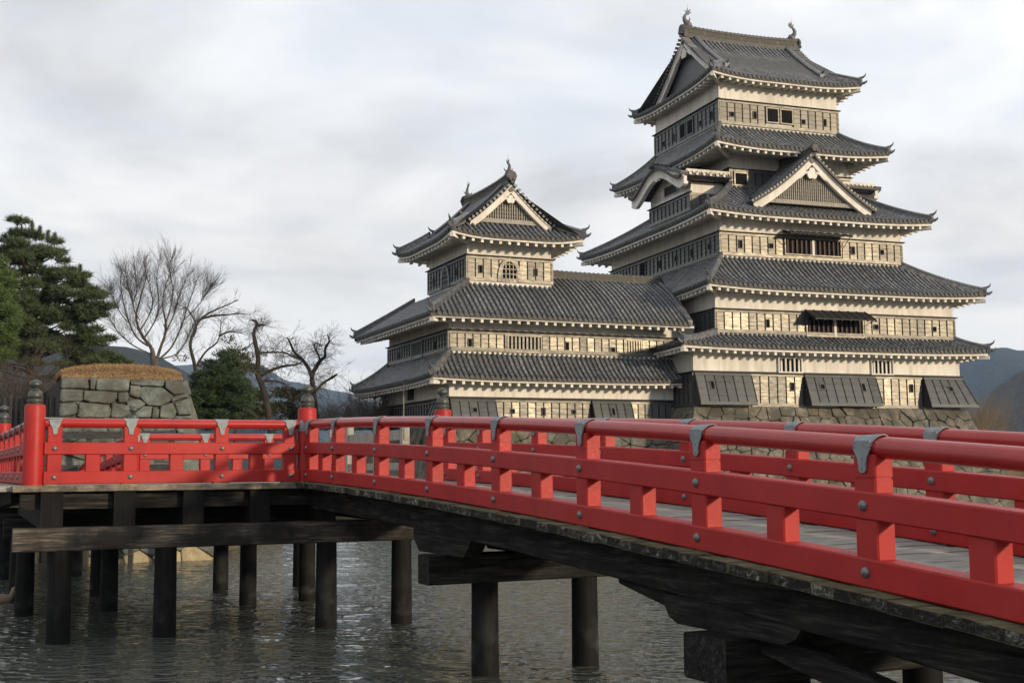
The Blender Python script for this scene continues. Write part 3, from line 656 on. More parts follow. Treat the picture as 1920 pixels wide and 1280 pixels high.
def gable_roof(parent,m,half,prof,depth,pitch=.28,front=-.3):
    """small two-sloped roof in a gable frame (x inward, y across)"""
    slab=MB(); A=[(half+.12)*(i/10-1) for i in range(21)]
    vs=[(x,a,prof(abs(a))) for x in (front,depth) for a in A]+[(x,a,prof(abs(a))-.12) for x in (front,depth) for a in A]
    n=21; slab.add(vs,[(i,i+1,n+i+1,n+i) for i in range(20)]+[(2*n+i+1,2*n+i,3*n+i,3*n+i+1) for i in range(20)]+[(i+1,i,2*n+i,2*n+i+1) for i in range(20)]+[(0,n,3*n,2*n),(n-1,2*n-1,4*n-1,3*n-1)])
    slab.xf(m); roof=obj('gable_roof',slab,MT['pan'],parent)
    t=MB(); rad=pitch*.3; nx=int((depth-front)/pitch)
    for sg in (-1,1):
        for k in range(nx):
            x=front+(k+.5)*pitch; P=[];
            ns=max(4,int(half*1.3/.34)); rings=[]
            for q in range(ns): rings+=[(lerp(half+.12,.1,q/ns),rad*1.1),(lerp(half+.12,.1,(q+.97)/ns),rad*.93)]
            vs=[(x+r*math.cos(math.pi*a/5),sg*aa,prof(aa)+.02+r*math.sin(math.pi*a/5)) for aa,r in rings for a in range(6)]
            t.add(vs,[(r*6+a,r*6+a+1,(r+1)*6+a+1,(r+1)*6+a) for r in range(len(rings)-1) for a in range(5)])
    t.xf(m); obj('tile_rows',t,MT['tile'],roof,40,stuff=True)
    return roof
def shutter(parent,m,x0,x1,zh,out,drop):
    mb=MB(); k=(drop)/out
    def P(x,d,o): return (x,-.12-d,zh-k*d+o)
    mb.hexa([P(x0,out,-.03),P(x1,out,-.03),P(x1,0,-.03),P(x0,0,-.03),P(x0,out,.03),P(x1,out,.03),P(x1,0,.03),P(x0,0,.03)])
    n=7
    for i in range(n+1):
        x=lerp(x0+.04,x1-.04,i/n); mb.hexa([P(x-.035,out+.02,-.07),P(x+.035,out+.02,-.07),P(x+.035,0,-.07),P(x-.035,0,-.07),P(x-.035,out+.02,.06),P(x+.035,out+.02,.06),P(x+.035,0,.06),P(x-.035,0,.06)])
    for x in (x0+.08,x1-.08): mb.tube([(x,-.12,zh-.75),P(x,out*.9,-.02)],[.018,.018],5)
    mb.xf(m); return obj('window_shutter',mb,MT['batten'],parent)
def bell_window(parent,m,xc,w,z0,z1):
    h=z1-z0; half=[(1.0,0),(.97,.25),(.88,.5),(.74,.7),(.5,.86),(.2,.94),(0,1.0)]
    def outline(k,dz): return [(xc+a*w/2*k,z0+b*h*(1+dz)-(0 if b else 0)) for a,b in half]+[(xc-a*w/2*k,z0+b*h*(1+dz)) for a,b in half[-2::-1]]
    mb=MB(); inn=outline(.78,-.1); out=outline(1.12,.04); n=len(inn)
    mb.add([(x,-.075,z) for x,z in inn],[tuple(range(n))],1)
    vs=[(x,-.13,z) for x,z in inn]+[(x,-.13,z) for x,z in out]+[(x,-.05,z) for x,z in inn]+[(x,-.05,z) for x,z in out]; fs=[]
    for i in range(n-1): fs+=[(i,i+1,n+i+1,n+i),(n+i,n+i+1,3*n+i+1,3*n+i),(i+1,i,2*n+i,2*n+i+1)]
    mb.add(vs,fs)
    def zt(x):
        q=abs(x-xc)/(w/2*.78); b=0
        for (a0,b0),(a1,b1) in zip(half,half[1:]):
            if a1<=q<=a0: b=lerp(b1,b0,(q-a1)/(a0-a1) if a0>a1 else 0)
        return z0+b*h*.9
    for i in range(5):
        x=xc+w*.78*(i/4-.5)*.86; mb.box(x-.022,x+.022,-.11,-.07,z0,zt(x))
    for k in range(4):
        z=z0+h*(.12+.21*k); q=w/2*.78*(.95 if k<2 else .8 if k==2 else .62); mb.box(xc-q,xc+q,-.118,-.09,z-.02,z+.02)
    mb.xf(m); return obj('bell_window',mb,[MT['board'],MT['black']],parent)
def stone_base(parent,top,bot,zt,zb,mat,fseeds,lseeds,rg):
    """frustum with masonry on the front and left faces; rectangles x0,x1,y0,y1"""
    mb=MB(); i=.1
    mb.hexa([(bot[0]+i,bot[2]+i,zb),(bot[1]-i,bot[2]+i,zb),(bot[1]-i,bot[3],zb),(bot[0]+i,bot[3],zb),(top[0]+i,top[2]+i,zt-.03),(top[1]-i,top[2]+i,zt-.03),(top[1]-i,top[3],zt-.03),(top[0]+i,top[3],zt-.03)])
    base=obj('stone_base',mb,MT['joint'],parent)
    H=math.hypot(zt-zb,top[2]-bot[2]); W=bot[1]-bot[0]
    nf=V((0,-(zt-zb),-(top[2]-bot[2])*-1)).normalized(); nf=V((0,-1,.35)).normalized()
    def Pf(u,v,d):
        t=v/H; x=lerp(lerp(bot[0],bot[1],u/W),lerp(top[0],top[1],u/W),t**.85 if t>0 else 0); y=lerp(bot[2],top[2],t**.85 if t>0 else 0); return V((x,y,lerp(zb,zt,t)))+nf*d
    masonry(base,Pf,W,H,fseeds(W,H),mat,rg,gap=.008,proud=.13)
    if lseeds:
        W2=bot[3]-bot[2]; nl=V((-1,0,.35)).normalized()
        def Pl(u,v,d):
            t=v/H; y=lerp(lerp(bot[3],bot[2],u/W2),lerp(top[3],top[2],u/W2),t**.85 if t>0 else 0); x=lerp(bot[0],top[0],t**.85 if t>0 else 0); return V((x,y,lerp(zb,zt,t)))+nl*d
        masonry(base,Pl,W2,H,lseeds(W2,H),mat,rg)
    return base
def z_(a): return a+EYE

# ================================================================== the keep
def build_keep():
    K=thing('castle_keep','tall five-roofed castle keep with black boards and white plaster on the right','castle',(9.188,62.081,0),R(90-70.37759))
    S1=(0,16.48,0,16.6); S2=(1.45,16.36,.19,15.58); S3=(2.48,13.94,1.33,15.28); S4=(4.7,12.54,3.97,12.13); S6=(4.3,12.11,4.29,12.32)
    wallbox(K,S1,z_(3.12),z_(6.15)); wallbox(K,S2,z_(6.5),z_(9.25)); wallbox(K,S3,z_(10.7),z_(13.4)); wallbox(K,S4,z_(15.2),z_(17.55)); wallbox(K,S6,z_(18.8),z_(21.95))
    skirt_roof(K,(-1.19,17.63,-1.13,17.75),S2,S1,z_(6.12),z_(6.86),.13)
    skirt_roof(K,(.37,17.59,-1.1,16.8),S3,S2,z_(9.2),z_(11.1),.19)
    skirt_roof(K,(1.05,15.03,-.09,16.9),S4,S3,z_(13.32),z_(15.67),.2)
    skirt_roof(K,(2.58,13.69,1.66,15.0),S6,S4,z_(17.45),z_(19.17),.25)
    irimoya(K,(3.29,13.12,3.2,13.41),'x',S6,z_(21.85),3.85,.28,1.3,.3,'board',rh=.62,fish=.8)
    T,Q=(.19,.4),(.24,.24)      # tall and square gun ports
    # first storey
    m=band(K,S1,'front',z_(3.13),z_(4.84),xr=(3.3,6.4),holes=[(5.72,z_(4.2),*T)])
    band(K,S1,'front',z_(3.13),z_(4.84),xr=(10.9,13.9),holes=[(13.17,z_(4.22),*T)])
    flare(K,S1,'front',0,3.25,z_(3.18),z_(4.84),holes=[(.86,z_(4.2),*T)])
    flare(K,S1,'front',6.45,10.85,z_(3.18),z_(4.84),holes=[(7.36,z_(4.2),*Q),(9.9,z_(4.2),*T)])
    flare(K,S1,'front',13.95,16.48,z_(3.18),z_(4.84),holes=[(15.4,z_(4.2),*Q)],ends=(0,1))
    cp=MB(); cp.hexa([(-.1,-.2,z_(4.84)),(16.6,-.2,z_(4.84)),(16.6,0,z_(4.84)),(-.1,0,z_(4.84)),(-.1,-.2,z_(4.88)),(16.6,-.2,z_(4.88)),(16.6,0,z_(4.95)),(-.1,0,z_(4.95))]); obj('trim_board',cp,MT['batten'],K)
    barred_window(K,m,4.98,6.3,z_(4.98),z_(5.66),5,'plaster',frame='plaster'); barred_window(K,m,10.72,12.0,z_(4.98),z_(5.66),5,'plaster',frame='plaster')
    band(K,S1,'left',z_(3.13),z_(4.84))
    # second storey
    m=band(K,S2,'front',z_(6.95),z_(8.15),opens=[(5.3,9.0)],holes=[(3.03,z_(7.5),*T),(9.75,z_(7.52),*Q),(13.55,z_(7.52),*Q)])
    barred_window(K,m,5.42,8.88,z_(6.95),z_(7.98),12,'bar',mid=True); shutter(K,m,5.25,9.05,z_(8.27),1.0,.55)
    band(K,S2,'left',z_(6.95),z_(8.15))
    # third storey
    m=band(K,S3,'front',z_(11.22),z_(12.46),opens=[(3.82,7.55)],holes=[(1.18,z_(11.85),*T),(3.05,z_(11.86),*Q),(8.24,z_(11.88),*T),(10.13,z_(11.88),*Q)])
    barred_window(K,m,3.95,7.42,z_(11.5),z_(12.4),12,'bar',mid=True); shutter(K,m,3.75,7.65,z_(12.7),.8,.22)
    m=band(K,S3,'left',z_(11.22),z_(12.46),opens=[(4.2,5.15)],holes=[(2.2,z_(11.85),*Q),(6.9,z_(11.85),*T),(9.,z_(11.85),*Q),(10.9,z_(11.85),*T),(12.9,z_(11.85),*Q)])
    barred_window(K,m,4.3,5.05,z_(11.4),z_(12.3),6,'bbar',horiz=True)
    # fourth storey
    m=band(K,S4,'front',z_(15.6),z_(16.66),opens=[(.2,1.1)])
    barred_window(K,m,.28,1.02,z_(15.78),z_(16.43),5,'bbar',horiz=True)
    band(K,S4,'left',z_(15.5),z_(16.66))
    # top storey
    m=band(K,S6,'front',z_(19.32),z_(20.7),opens=[(2.95,4.8)],holes=[(.77,z_(19.9),*Q),(2.26,z_(19.98),*T),(5.46,z_(19.87),*Q),(6.91,z_(19.95),*T)])
    barred_window(K,m,3.06,3.76,z_(19.68),z_(20.45),7,'bbar'); barred_window(K,m,3.98,4.7,z_(19.68),z_(20.45),7,'bbar')
    m=band(K,S6,'left',z_(19.32),z_(20.7),opens=[(3.35,5.15)],holes=[(1.2,z_(19.9),*Q),(2.5,z_(19.95),*T),(6.,z_(19.9),*Q),(7.25,z_(20.0),*T)])
    barred_window(K,m,3.45,4.1,z_(19.6),z_(20.42),7,'bbar'); barred_window(K,m,4.4,5.05,z_(19.6),z_(20.42),7,'bbar')
    # triangular dormer gable on the third roof
    pf=lambda a: z_(17.0)-2.85*(1.3*(a/3.75)-.3*(a/3.75)**2)
    m=Matrix.Translation((8.02,.95,0))@Matrix.Rotation(math.pi/2,4,'Z')
    g=gable_roof(K,m,3.75,pf,3.1); gable_face(g,m,3.72,z_(14.42),pf,'lattice',thick=.36)
    ridge_body(g,m,-.3,3.1,pf(0),.34,wd=.26,rise=.08,lattice=False)
    # bow-shaped gables left and right
    kf=lambda a: z_(16.02)+1.15*(.5+.5*math.cos(math.pi*min(1,a/2.95)))**.72+.12*max(0,(a-2.7)/.6)**2
    for m,xw,s in ((Matrix.Translation((1.8,7.15,0)),2.6,'left'),(Matrix.Translation((14.28,7.15,0))@Matrix.Rotation(math.pi,4,'Z'),13.48,'right')):
        g=gable_roof(K,m,3.3,kf,2.9)
        bb=MB()
        for sg in (-1,1):
            P=[(0,sg*a,kf(a)-.3) for a in [3.38*(1-i/20) for i in range(21)]]
            if sg==1: P=P[::-1]
            bb.sweep(rect(.18,.3,.01),P); bb.sweep(rect(.26,.16,.01),[(.03,p[1],p[2]-.22) for p in P]); bb.sweep(rect(.1,.07,.005),[(-.12,p[1],p[2]+.17) for p in P])
        bb.xf(m); obj('bargeboard',bb,MT['plaster'],g)
        vt=MB()
        for i in range(-13,14): a=3.38*i/13; vt.tube([(-.3,a,kf(abs(a))+.05),(.1,a,kf(abs(a))+.05)],[.08,.08],7)
        vt.xf(m); obj('verge_tiles',vt,MT['tile'],g,40,stuff=True)
        ridge_body(g,m,-.3,2.6,kf(0),.28,wd=.24,rise=.05,lattice=False)
        gg=MB(); gegyo(gg,m@Matrix.Translation((-.05,0,0)),(0,kf(0)-.62),.3); obj('gable_pendant',gg,MT['plaster'],g,40)
        for sg in (-1,1):      # side eave of the bow gable
            e=MB(); e.box(.1,2.8,sg*3.3-.06,sg*3.3+.06,kf(4)-.36,kf(4)-.14)
            for i in range(6): e.box(.2+.42*i,.34+.42*i,sg*3.25-.25,sg*3.25+.05 if sg>0 else sg*3.25+.25,kf(4)-.5,kf(4)-.36)
            e.xf(m); obj('eave_board',e,MT['plaster'],g)
        r=(2.6,4.8,4.7,9.75) if s=='left' else (12.4,13.48,4.7,9.75)
        mb=MB(); mb.box(r[0],r[1],r[2],r[3],z_(13.9),z_(15.95)); obj('plaster_wall',mb,MT['plaster'],g)
        tw=MB(); ys=[-2.5+5*i/16 for i in range(17)]; vs=[(.8,a,kf(abs(a))-.2) for a in ys]+[(.8,a,z_(15.6)) for a in ys]; tw.add(vs,[(i,i+1,18+i,17+i) for i in range(16)])
        for i in range(7): tw.box(.74,.8,-.75+.22*i,-.64+.22*i,z_(15.75),z_(16.25),1)
        tw.xf(m); obj('gable_wall',tw,[MT['plaster'],MT['timber']],g)
        if s=='left': band(K,r,'left',z_(14.3),z_(15.32)); band(K,r,'front',z_(14.3),z_(15.32),cap=False)
    rg=random.Random(3)
    stone_base(K,(-.12,16.65,-.08,16.6),(-2.4,19.6,-2.5,18.6),z_(3.11),-.5,MT['stone'],lambda W,H: jitter_seeds(W,H,.82,.62,rg),lambda W,H:[s for s in jitter_seeds(W,H,.9,.7,rg) if s[0]>W-5],rg)
    return K
build_keep()

# ================================================================== the small tower and its wing
def build_tower():
    T=thing('castle_tower','lower three-roofed castle tower with bell-shaped window, joined to the keep by a tiled wing','castle',(-3.068,59.33,0),R(90-66.54788))
    T1=(-.06,13.2,-.17,10.5); T2=(0,14.6,0,9.5); T3=(1.24,5.87,.69,6.32)
    wallbox(T,T1,z_(2.0),z_(4.45)); wallbox(T,T2,z_(5.3),z_(7.45)); wallbox(T,T3,z_(8.6),z_(11.5))
    skirt_roof(T,(-1.36,13.0,-1.29,11.9),(0,13.0,0,9.5),T1,z_(4.4),z_(5.68),.12,pitch=.27,sides=('front','left','back'),hips=('fl','bl'))
    # second roof: runs right along the wing to its ridge
    Er=(-1.51,13.05,-1.6,11.1); slab=MB(); roof=obj('roof',MB(),MT['tile'],T); I=Matrix.Identity(4)
    Zf=lambda d: z_(7.38)+2.62*(1.38*(d/3.75)-.38*(d/3.75)**2)
    Ln=Er[1]-Er[0]
    def Zl(d): return z_(7.38)+(Zf(2.29)-z_(7.38))*(d/2.75)
    roof_side(roof,I,Er,'front',0,0,3.75,Zf,.0,1.55,.27,lambda t:t*3.75*2.75/2.29,lambda t:Ln-.35+.35*t,slab)
    roof_side(roof,I,Er,'left',2.3,2.29,2.75,Zl,.0,1.45,.27,slab=slab)
    roof_side(roof,I,(4.8,13.05,-1.6,5.9),'back',0,0,3.75,Zf,.0,.6,.27,slab=slab,rafters=False)
    roof.data=slab.mesh('roof',MT['pan'])
    hip_ridge(roof,[(lerp(-1.51,1.24,t),lerp(-1.6,.69,t),lerp(z_(7.38),Zf(2.29),t)+.1*(1-t)**2+.03) for t in [i/10 for i in range(11)]])
    hip_ridge(roof,[(lerp(-1.51,1.24,t),lerp(11.1,8.8,t),lerp(z_(7.38),Zf(2.29),t)+.1*(1-t)**2+.03) for t in [i/10 for i in range(11)]])
    hip_ridge(roof,[(12.7+.3*t,-1.6+3.75*t,Zf(3.75*t)+.03) for t in [i/8 for i in range(9)]],h=.2,horn=False)
    corner_beam(roof,(-1.45,-1.55,z_(7.1)),(0,0,z_(7.25)))
    ridge_body(roof,Matrix.Translation((0,2.15,0)),5.8,13.05,z_(9.98),.42,wd=.3,rise=.05)
    irimoya(T,(-.13,7.14,-.69,7.65),'y',T3,z_(11.48),2.95,.3,1.38,.28,'lattice',pitch=.27,rh=.42,fish=.62)
    Tl,Q=(.17,.36),(.2,.2)
    m=band(T,T2,'front',z_(5.8),z_(6.78),pitch=.42,opens=[(2.9,4.97),(9.6,10.7)],holes=[(1.07,z_(6.2),*Tl),(6.35,z_(6.2),*Tl),(8.97,z_(6.1),*Q)],npl=3)
    barred_window(T,m,3.0,4.87,z_(5.85),z_(6.6),9,'board'); barred_window(T,m,9.68,10.6,z_(5.85),z_(6.6),6,'board')
    m=band(T,T2,'left',z_(5.8),z_(6.78),pitch=.42,opens=[(4.1,5.9)],holes=[(2.,z_(6.2),*Tl),(7.7,z_(6.2),*Tl)],npl=3)
    barred_window(T,m,4.2,5.8,z_(5.85),z_(6.6),9,'timber')
    m=band(T,T3,'front',z_(9.41),z_(10.66),pitch=.45,opens=[(1.7,2.82)],holes=[(.69,z_(10.0),*Tl),(3.72,z_(10.0),*Tl)])
    bell_window(T,m,2.26,1.2,z_(9.43),z_(10.62))
    m=band(T,T3,'left',z_(9.41),z_(10.66),pitch=.42,opens=[(2.2,3.3)],holes=[(.9,z_(10.0),*Tl),(4.3,z_(10.0),*Tl)])
    bell_window(T,m,2.75,1.15,z_(9.43),z_(10.62))
    m=band(T,T1,'front',z_(2.05),z_(3.45),pitch=.42,xr=(2.4,7.6),holes=[(3.3,z_(2.87),*Q),(4.98,z_(2.87),*Tl),(6.66,z_(2.87),*Q)],cap=False)
    band(T,T1,'front',z_(2.05),z_(3.45),pitch=.42,xr=(9.95,13.2),cap=False)
    flare(T,T1,'front',0,2.36,z_(2.1),z_(3.45),out=.5,pitch=.45,holes=[(1.2,z_(2.9),*Q)])
    flare(T,T1,'front',7.66,9.9,z_(2.1),z_(3.45),out=.5,pitch=.45,holes=[(8.76,z_(2.9),*Tl)])
    band(T,T1,'left',z_(2.05),z_(3.45),pitch=.42,xr=(2.2,8.5),cap=False)
    flare(T,T1,'left',8.6,10.67,z_(2.1),z_(3.45),out=.5,pitch=.45); flare(T,T1,'left',0,2.1,z_(2.1),z_(3.45),out=.5,pitch=.45)
    for s in ('front','left'):
        m,Ln=side_m(T1,s); cp=MB(); cp.hexa([(-.15,-.2,z_(3.45)),(Ln+.15,-.2,z_(3.45)),(Ln+.15,0,z_(3.45)),(-.15,0,z_(3.45)),(-.15,-.2,z_(3.49)),(Ln+.15,-.2,z_(3.49)),(Ln+.15,0,z_(3.56)),(-.15,0,z_(3.56))]); cp.xf(m); obj('trim_board',cp,MT['batten'],T)
    m,_=side_m(T1,'left'); barred_window(T,m,4.6,5.8,z_(3.65),z_(4.25),5,'timber',frame='plaster')
    rg=random.Random(5)
    stone_base(T,(-.2,13.3,-.25,10.6),(-1.9,14.6,-2.0,12),z_(2.03),-.5,MT['stone'],lambda W,H: jitter_seeds(W,H,1.0,.75,rg),lambda W,H:[s for s in jitter_seeds(W,H,1.0,.8,rg) if s[0]>W-5],rg)
    return T
build_tower()

# ================================================================== the red bridge
bO=V((-2.7407,19.3446,0)); bU=V((.43371726,-.90104902,0)); bN=V((.90104902,.43371726,0))
bA=V((-3.50218,20.93118,0)); bM=V((-.91287841,-.40823157,0)); bNN=V((-.40823157,.91287841,0))
AB=1.44383; WD=2.4342; PZ=z_(.392); FARD=7.62
def zb_main(t): return z_(.36-.0275*t-.002*t*t)
def zb_land(d): return PZ-.03*d-.004*d*d
def build_bridge():
    B=thing('red_bridge','long red-railed wooden footbridge on black piles crossing the moat','bridge',bA)
    W=lambda p: V(p)-bA
    # ---- shared meshes (z = 0 at the upper bolt)
    pm=MB(); pm.cbox(-.11,.11,-.082,.082,-.57,.175,.012); pm.cbox(-.102,.102,-.074,.074,.175,.192,.008); pm.cbox(-.11,.11,-.082,.082,.192,.345,.012); POST=pm.mesh('post',MT['red'])
    sm=MB(); sm.cbox(-.11,.11,-.078,.078,-.37,-.08,.012); STRUT=sm.mesh('strut',MT['red'])
    # grey strap over the rail with a tapering tongue
    br=MB(); prof=[(-.085,.44),(-.078,.40),(-.082,.385),(-.06,.345),(-.045,.325),(-.04,.29),(-.034,.28),(-.034,.24),(-.018,.222)]
    half=[(a,b) for a,b in prof]; poly=half+[(-a,b) for a,b in half[::-1]]
    for sg in (-1,1):
        br.yprism(poly,sg*.0935-.006,sg*.0935+.006)
    rr=.0835; nseg=10
    for k in range(nseg):
        a0,a1=math.pi*k/nseg,math.pi*(k+1)/nseg
        def q(a,x,r): return (x,-r*math.cos(a),.40+r*math.sin(a))
        wa=lambda a: .082+.04*math.sin(a)**2
        br.hexa([q(a0,-wa(a0),rr-.006),q(a0,wa(a0),rr-.006),q(a1,wa(a1),rr-.006),q(a1,-wa(a1),rr-.006),q(a0,-wa(a0),rr),q(a0,wa(a0),rr),q(a1,wa(a1),rr),q(a1,-wa(a1),rr)])
    for x,z in ((-.07,.40),(.07,.40),(0,.25),(0,.32),(-.06,.435),(.06,.435)): br.tube([(x,-.094,z),(x,-.106,z)],[.009,.007],6)
    BRK=br.mesh('rail_bracket',MT['metal'],30)
    bt=MB()
    for sg in (-1,):
        bt.lathe([(.038,0),(.038,.006),(.034,.016),(.02,.024),(.013,.026),(.012,.032),(.003,.034)],14)
        bt.v[-14*7:]=[(x,sg*(.1+z),y) for x,y,z in bt.v[-14*7:]]
    BOLT=bt.mesh('bolt',MT['bolt'],50)
    gm=MB(); gm.lathe([(.155,-.6),(.158,-.55),(.158,.64),(.15,.675),(.13,.685)],28); GPOST=gm.mesh('round_post',MT['red'],40)
    fm=MB(); fm.lathe([(.118,.68),(.12,.72),(.124,.725),(.124,.745),(.116,.75),(.116,.79),(.122,.795),(.122,.81),(.112,.815),(.108,.85),(.095,.885),(.07,.905),(.05,.915),(.045,.935),(.06,.945),(.085,.96),(.098,.99),(.097,1.015),(.082,1.045),(.05,1.062),(.018,1.072),(.006,1.085)],24); FINIAL=fm.mesh('finial',MT['bronze'],50)
    cm=MB()
    n=32
    def cring(z,wob,r): return [(r*math.cos(2*math.pi*k/n),r*math.sin(2*math.pi*k/n),z+wob*math.cos(6*2*math.pi*k/n)) for k in range(n)]
    vs=cring(.29,0,.162)+cring(.45,.03,.162)+cring(.45,.03,.15); cm.add(vs,[(i*n+k,i*n+(k+1)%n,(i+1)*n+(k+1)%n,(i+1)*n+k) for i in range(2) for k in range(n)]); COLLAR=cm.mesh('collar',MT['metal'],60)
    def post(p,rz,zb):
        o=link('post',POST,B,(*W(p)[:2],zb),rz); link('rail_bracket',BRK,o); 
        for dz in (0,-.45):
            for q in (0,math.pi): link('bolt',BOLT,o,(0,0,dz),q)
        return o
    def round_post(p,zb,collar=True):
        o=link('round_post',GPOST,B,(*W(p)[:2],zb)); link('finial',FINIAL,o)
        if collar: link('collar',COLLAR,o)
    def railing(start,d,zf,a,b,posts,r0=.15,r1=.15,ends=(False,False)):
        """start + d*t, rails from a to b, posts at the given t"""
        rz=math.atan2(d.y,d.x); P=lambda t:start+d*t; n=max(2,int((b-a)/.6)); ts=[lerp(a+r0,b-r1,i/n) for i in range(n+1)]
        for nm,sec in (('top_rail',circ(.076,20,.40)),('middle_rail',rect(.2,.19,.012)),('bottom_rail',rect(.2,.2,.012,-.455))):
            mb=MB(); mb.sweep(sec,[(*W(P(t))[:2],zf(t)) for t in ts]); obj(nm,mb,MT['redg'] if nm=='top_rail' else MT['red'],B,40 if nm=='top_rail' else 25)
        for t in posts: post(P(t),rz,zf(t))
        al=sorted(list(posts)+([a] if posts[0]-a>.5 else [])+([b] if b-posts[-1]>.5 else []))
        for t0,t1 in zip(al,al[1:]):
            if t1-t0<.7: continue
            t=(t0+t1)/2; link('strut',STRUT,B,(*W(P(t))[:2],zf(t)),rz)
        for t in list(posts):
            sp=MB(); sp.box(-.13,.13,-.085,.085,-.59,-.55); sp.xf(Tm(*W(P(t))[:2],zf(t),rz)); obj('spacer_block',sp,MT['pale'] if zf is flat else MT['moss'],B)
    flat=lambda t: PZ
    far=bO+bN*WD
    tA=-1.76; tA2=-1.61
    # main span: near and far railing
    railing(bO,bU,zb_main,tA,17.2,[tA+.32]+[2.006*k for k in range(0,9)])
    railing(far,bU,zb_main,tA2,17.2,[tA2+.32]+[2.006*k+.164 for k in range(0,9)])
    # platform railings
    railing(bA,bM,flat,0,3*AB,[.3,AB,2*AB,3*AB-.3])
    pB=bA+bM*3*AB; pBf=bA+bNN*FARD+bM*1.92; pC=bA+bNN*FARD-bM*2.55; pB2=pB-bU*7.95; pA2=far+bU*tA2
    railing(pB,-bU,flat,0,7.95,[.3]+[.3+1.47*k for k in range(1,5)]+[7.65])
    dC=(pC-pBf).normalized(); LC=(pC-pBf).length
    railing(pBf,dC,flat,0,LC-1.0,[.25,1.92-.358,1.92+1.085])
    # landing span to the bank
    railing(pB2,-bU,zb_land,0,9.5,[.3]+[1.9*k for k in range(1,5)]+[9.3])
    railing(pBf,-bU,zb_land,0,9.5,[.3]+[1.9*k for k in range(1,5)]+[9.3])
    for p in (bA,pA2,pBf): round_post(p,PZ)
    for p in (pB,pB2): round_post(p,PZ,False)
    # small corner straps at the round corner post
    for d in (bM*-1,):
        mb=MB(); mb.box(-.02,.22,-.075,.075,.462,.482); mb.box(-.02,.0,-.05,.05,.462,.58); mb.xf(Tm(*W(pB-bM*.15)[:2],PZ,math.atan2(-bM.y,-bM.x))); obj('corner_strap',mb,MT['metal'],B)
    # ---- deck of the main span: single planks, laid across
    rg=random.Random(11); t=tA+.1; rz=math.atan2(bN.y,bN.x)
    while t<17.3:
        wpl=rg.uniform(.21,.26); z=zb_main(t+wpl/2)-.565+rg.uniform(-.006,.006); n0=-.255+rg.uniform(-.022,.015)
        a=n0; b=WD+.36; h=.085; g=.006
        mb=MB()
        for x0,x1,mi in ((a,-.02,1),(-.02,WD+.02,0),(WD+.02,b,1)):
            mb.box(x0,x1,-wpl/2+g,wpl/2-g,-h,0,mi)
        mb.box(a-.003,a+.001,-wpl/2+g+.002,wpl/2-g-.002,-h+.004,-.006,2)
        c=bO+bU*(t+wpl/2); sl=-(zb_main(t+wpl)-zb_main(t))/wpl
        o=obj('deck_plank',mb,[MT['deck'],MT['moss'],MT['lichen']],B,loc=(*W(c)[:2],z)); o.rotation_euler=(0,0,rz)
        mm=Matrix.Translation(o.location)@Matrix.Rotation(rz,4,'Z')@Matrix.Rotation(math.atan(sl),4,'X'); o.matrix_local=mm
        t+=wpl
    # platform and landing planks
    s=-2.75; rz2=math.atan2(bNN.y,bNN.x)
    while s<4.6:
        mb=MB(); mb.box(-.05,FARD+.2,-.135,.135,-.09,0); p=bA+bM*(s+.14); obj('deck_plank',mb,MT['deck'],B,loc=(*W(p)[:2],PZ-.572),rz=rz2); s+=.28
    d=-.0
    while d<9.6:
        mb=MB(); mb.box(-.3,2.9,-.12,.12,-.09,0); p=pB2-bU*(d+.125); obj('deck_plank',mb,MT['deck'],B,loc=(*W(p)[:2],zb_land(d)-.575),rz=rz); d+=.25
    # pale edge boards
    eb=MB(); eb.sweep(rect(.14,.1,.008),[(*W(bA+bM*q-bNN*.16)[:2],PZ-.62) for q in (-.02,1.5,3,4.62)]); along(obj('edge_board',eb,MT['pale'],B),W(bA),bM)
    eb=MB(); eb.sweep(rect(.14,.1,.008),[(*W(pB+bM*.2-bU*q)[:2],PZ-.625) for q in (-.05,3,8)]); obj('edge_board',eb,MT['beam'],B)
    # ---- timber under the main span
    for nn_ in (.22,1.22,2.2):
        mb=MB(); mb.sweep(rect(.24,.36,.015),[(*W(bO+bN*nn_+bU*t)[:2],zb_main(t)-.845) for t in [lerp(tA,17.2,i/18) for i in range(19)]]); along(obj('stringer',mb,MT['tar'],B),W(bO+bN*nn_)+V((0,0,z_(-.6))),bU)
    for tb,zc in ((3.93,z_(-1.06)),(10.12,z_(-1.35)),(15.6,z_(-1.75))):
        mb=MB(); w2=.19 if tb<9 else .3; mb.sweep(rect(2*w2,.37,.02),[(*W(bO+bU*tb+bN*q)[:2],zc-.185) for q in (-.12,1.2,2.75)]); along(obj('cap_beam',mb,MT['tar'],B),W(bO+bU*tb)+V((0,0,zc)),bN)
        for nn_ in (.22,1.22,2.2):
            zt=zb_main(tb)-1.01; co=MB()
            pl=[(-.95,zt+.03),(-.95,zt-.06),(-.88,zt-.16),(-.74,zc+.0),(.74,zc+.0),(.88,zt-.16),(.95,zt-.08),(.95,zt-.0)]
            co.yprism([(a,b) for a,b in pl],-.11,.11); co.xf(Tm(*W(bO+bU*tb+bN*nn_)[:2],0,math.atan2(bU.y,bU.x))); along(obj('corbel',co,MT['tar'],B),W(bO+bU*tb+bN*nn_)+V((0,0,zc)),bU)
        for nn_ in (.73,2.2):
            p=bO+bU*tb+bN*nn_; mb=MB(); mb.tube([(0,0,-1.4),(0,0,-.2),(.0,0,zc-.3)],[.185,.183,.172],20); obj('pile',mb,MT['pile'],B,40,loc=W(p))
    br_=MB(); br_.sweep(rect(.16,.2,.01),[W(bO+bU*8.2+bN*.3)+V((0,0,z_(-1.0))),W(bO+bU*12.6+bN*.3)+V((0,0,z_(-1.75)))]); along(obj('brace',br_,MT['tar'],B),W(bO+bU*10),bU)
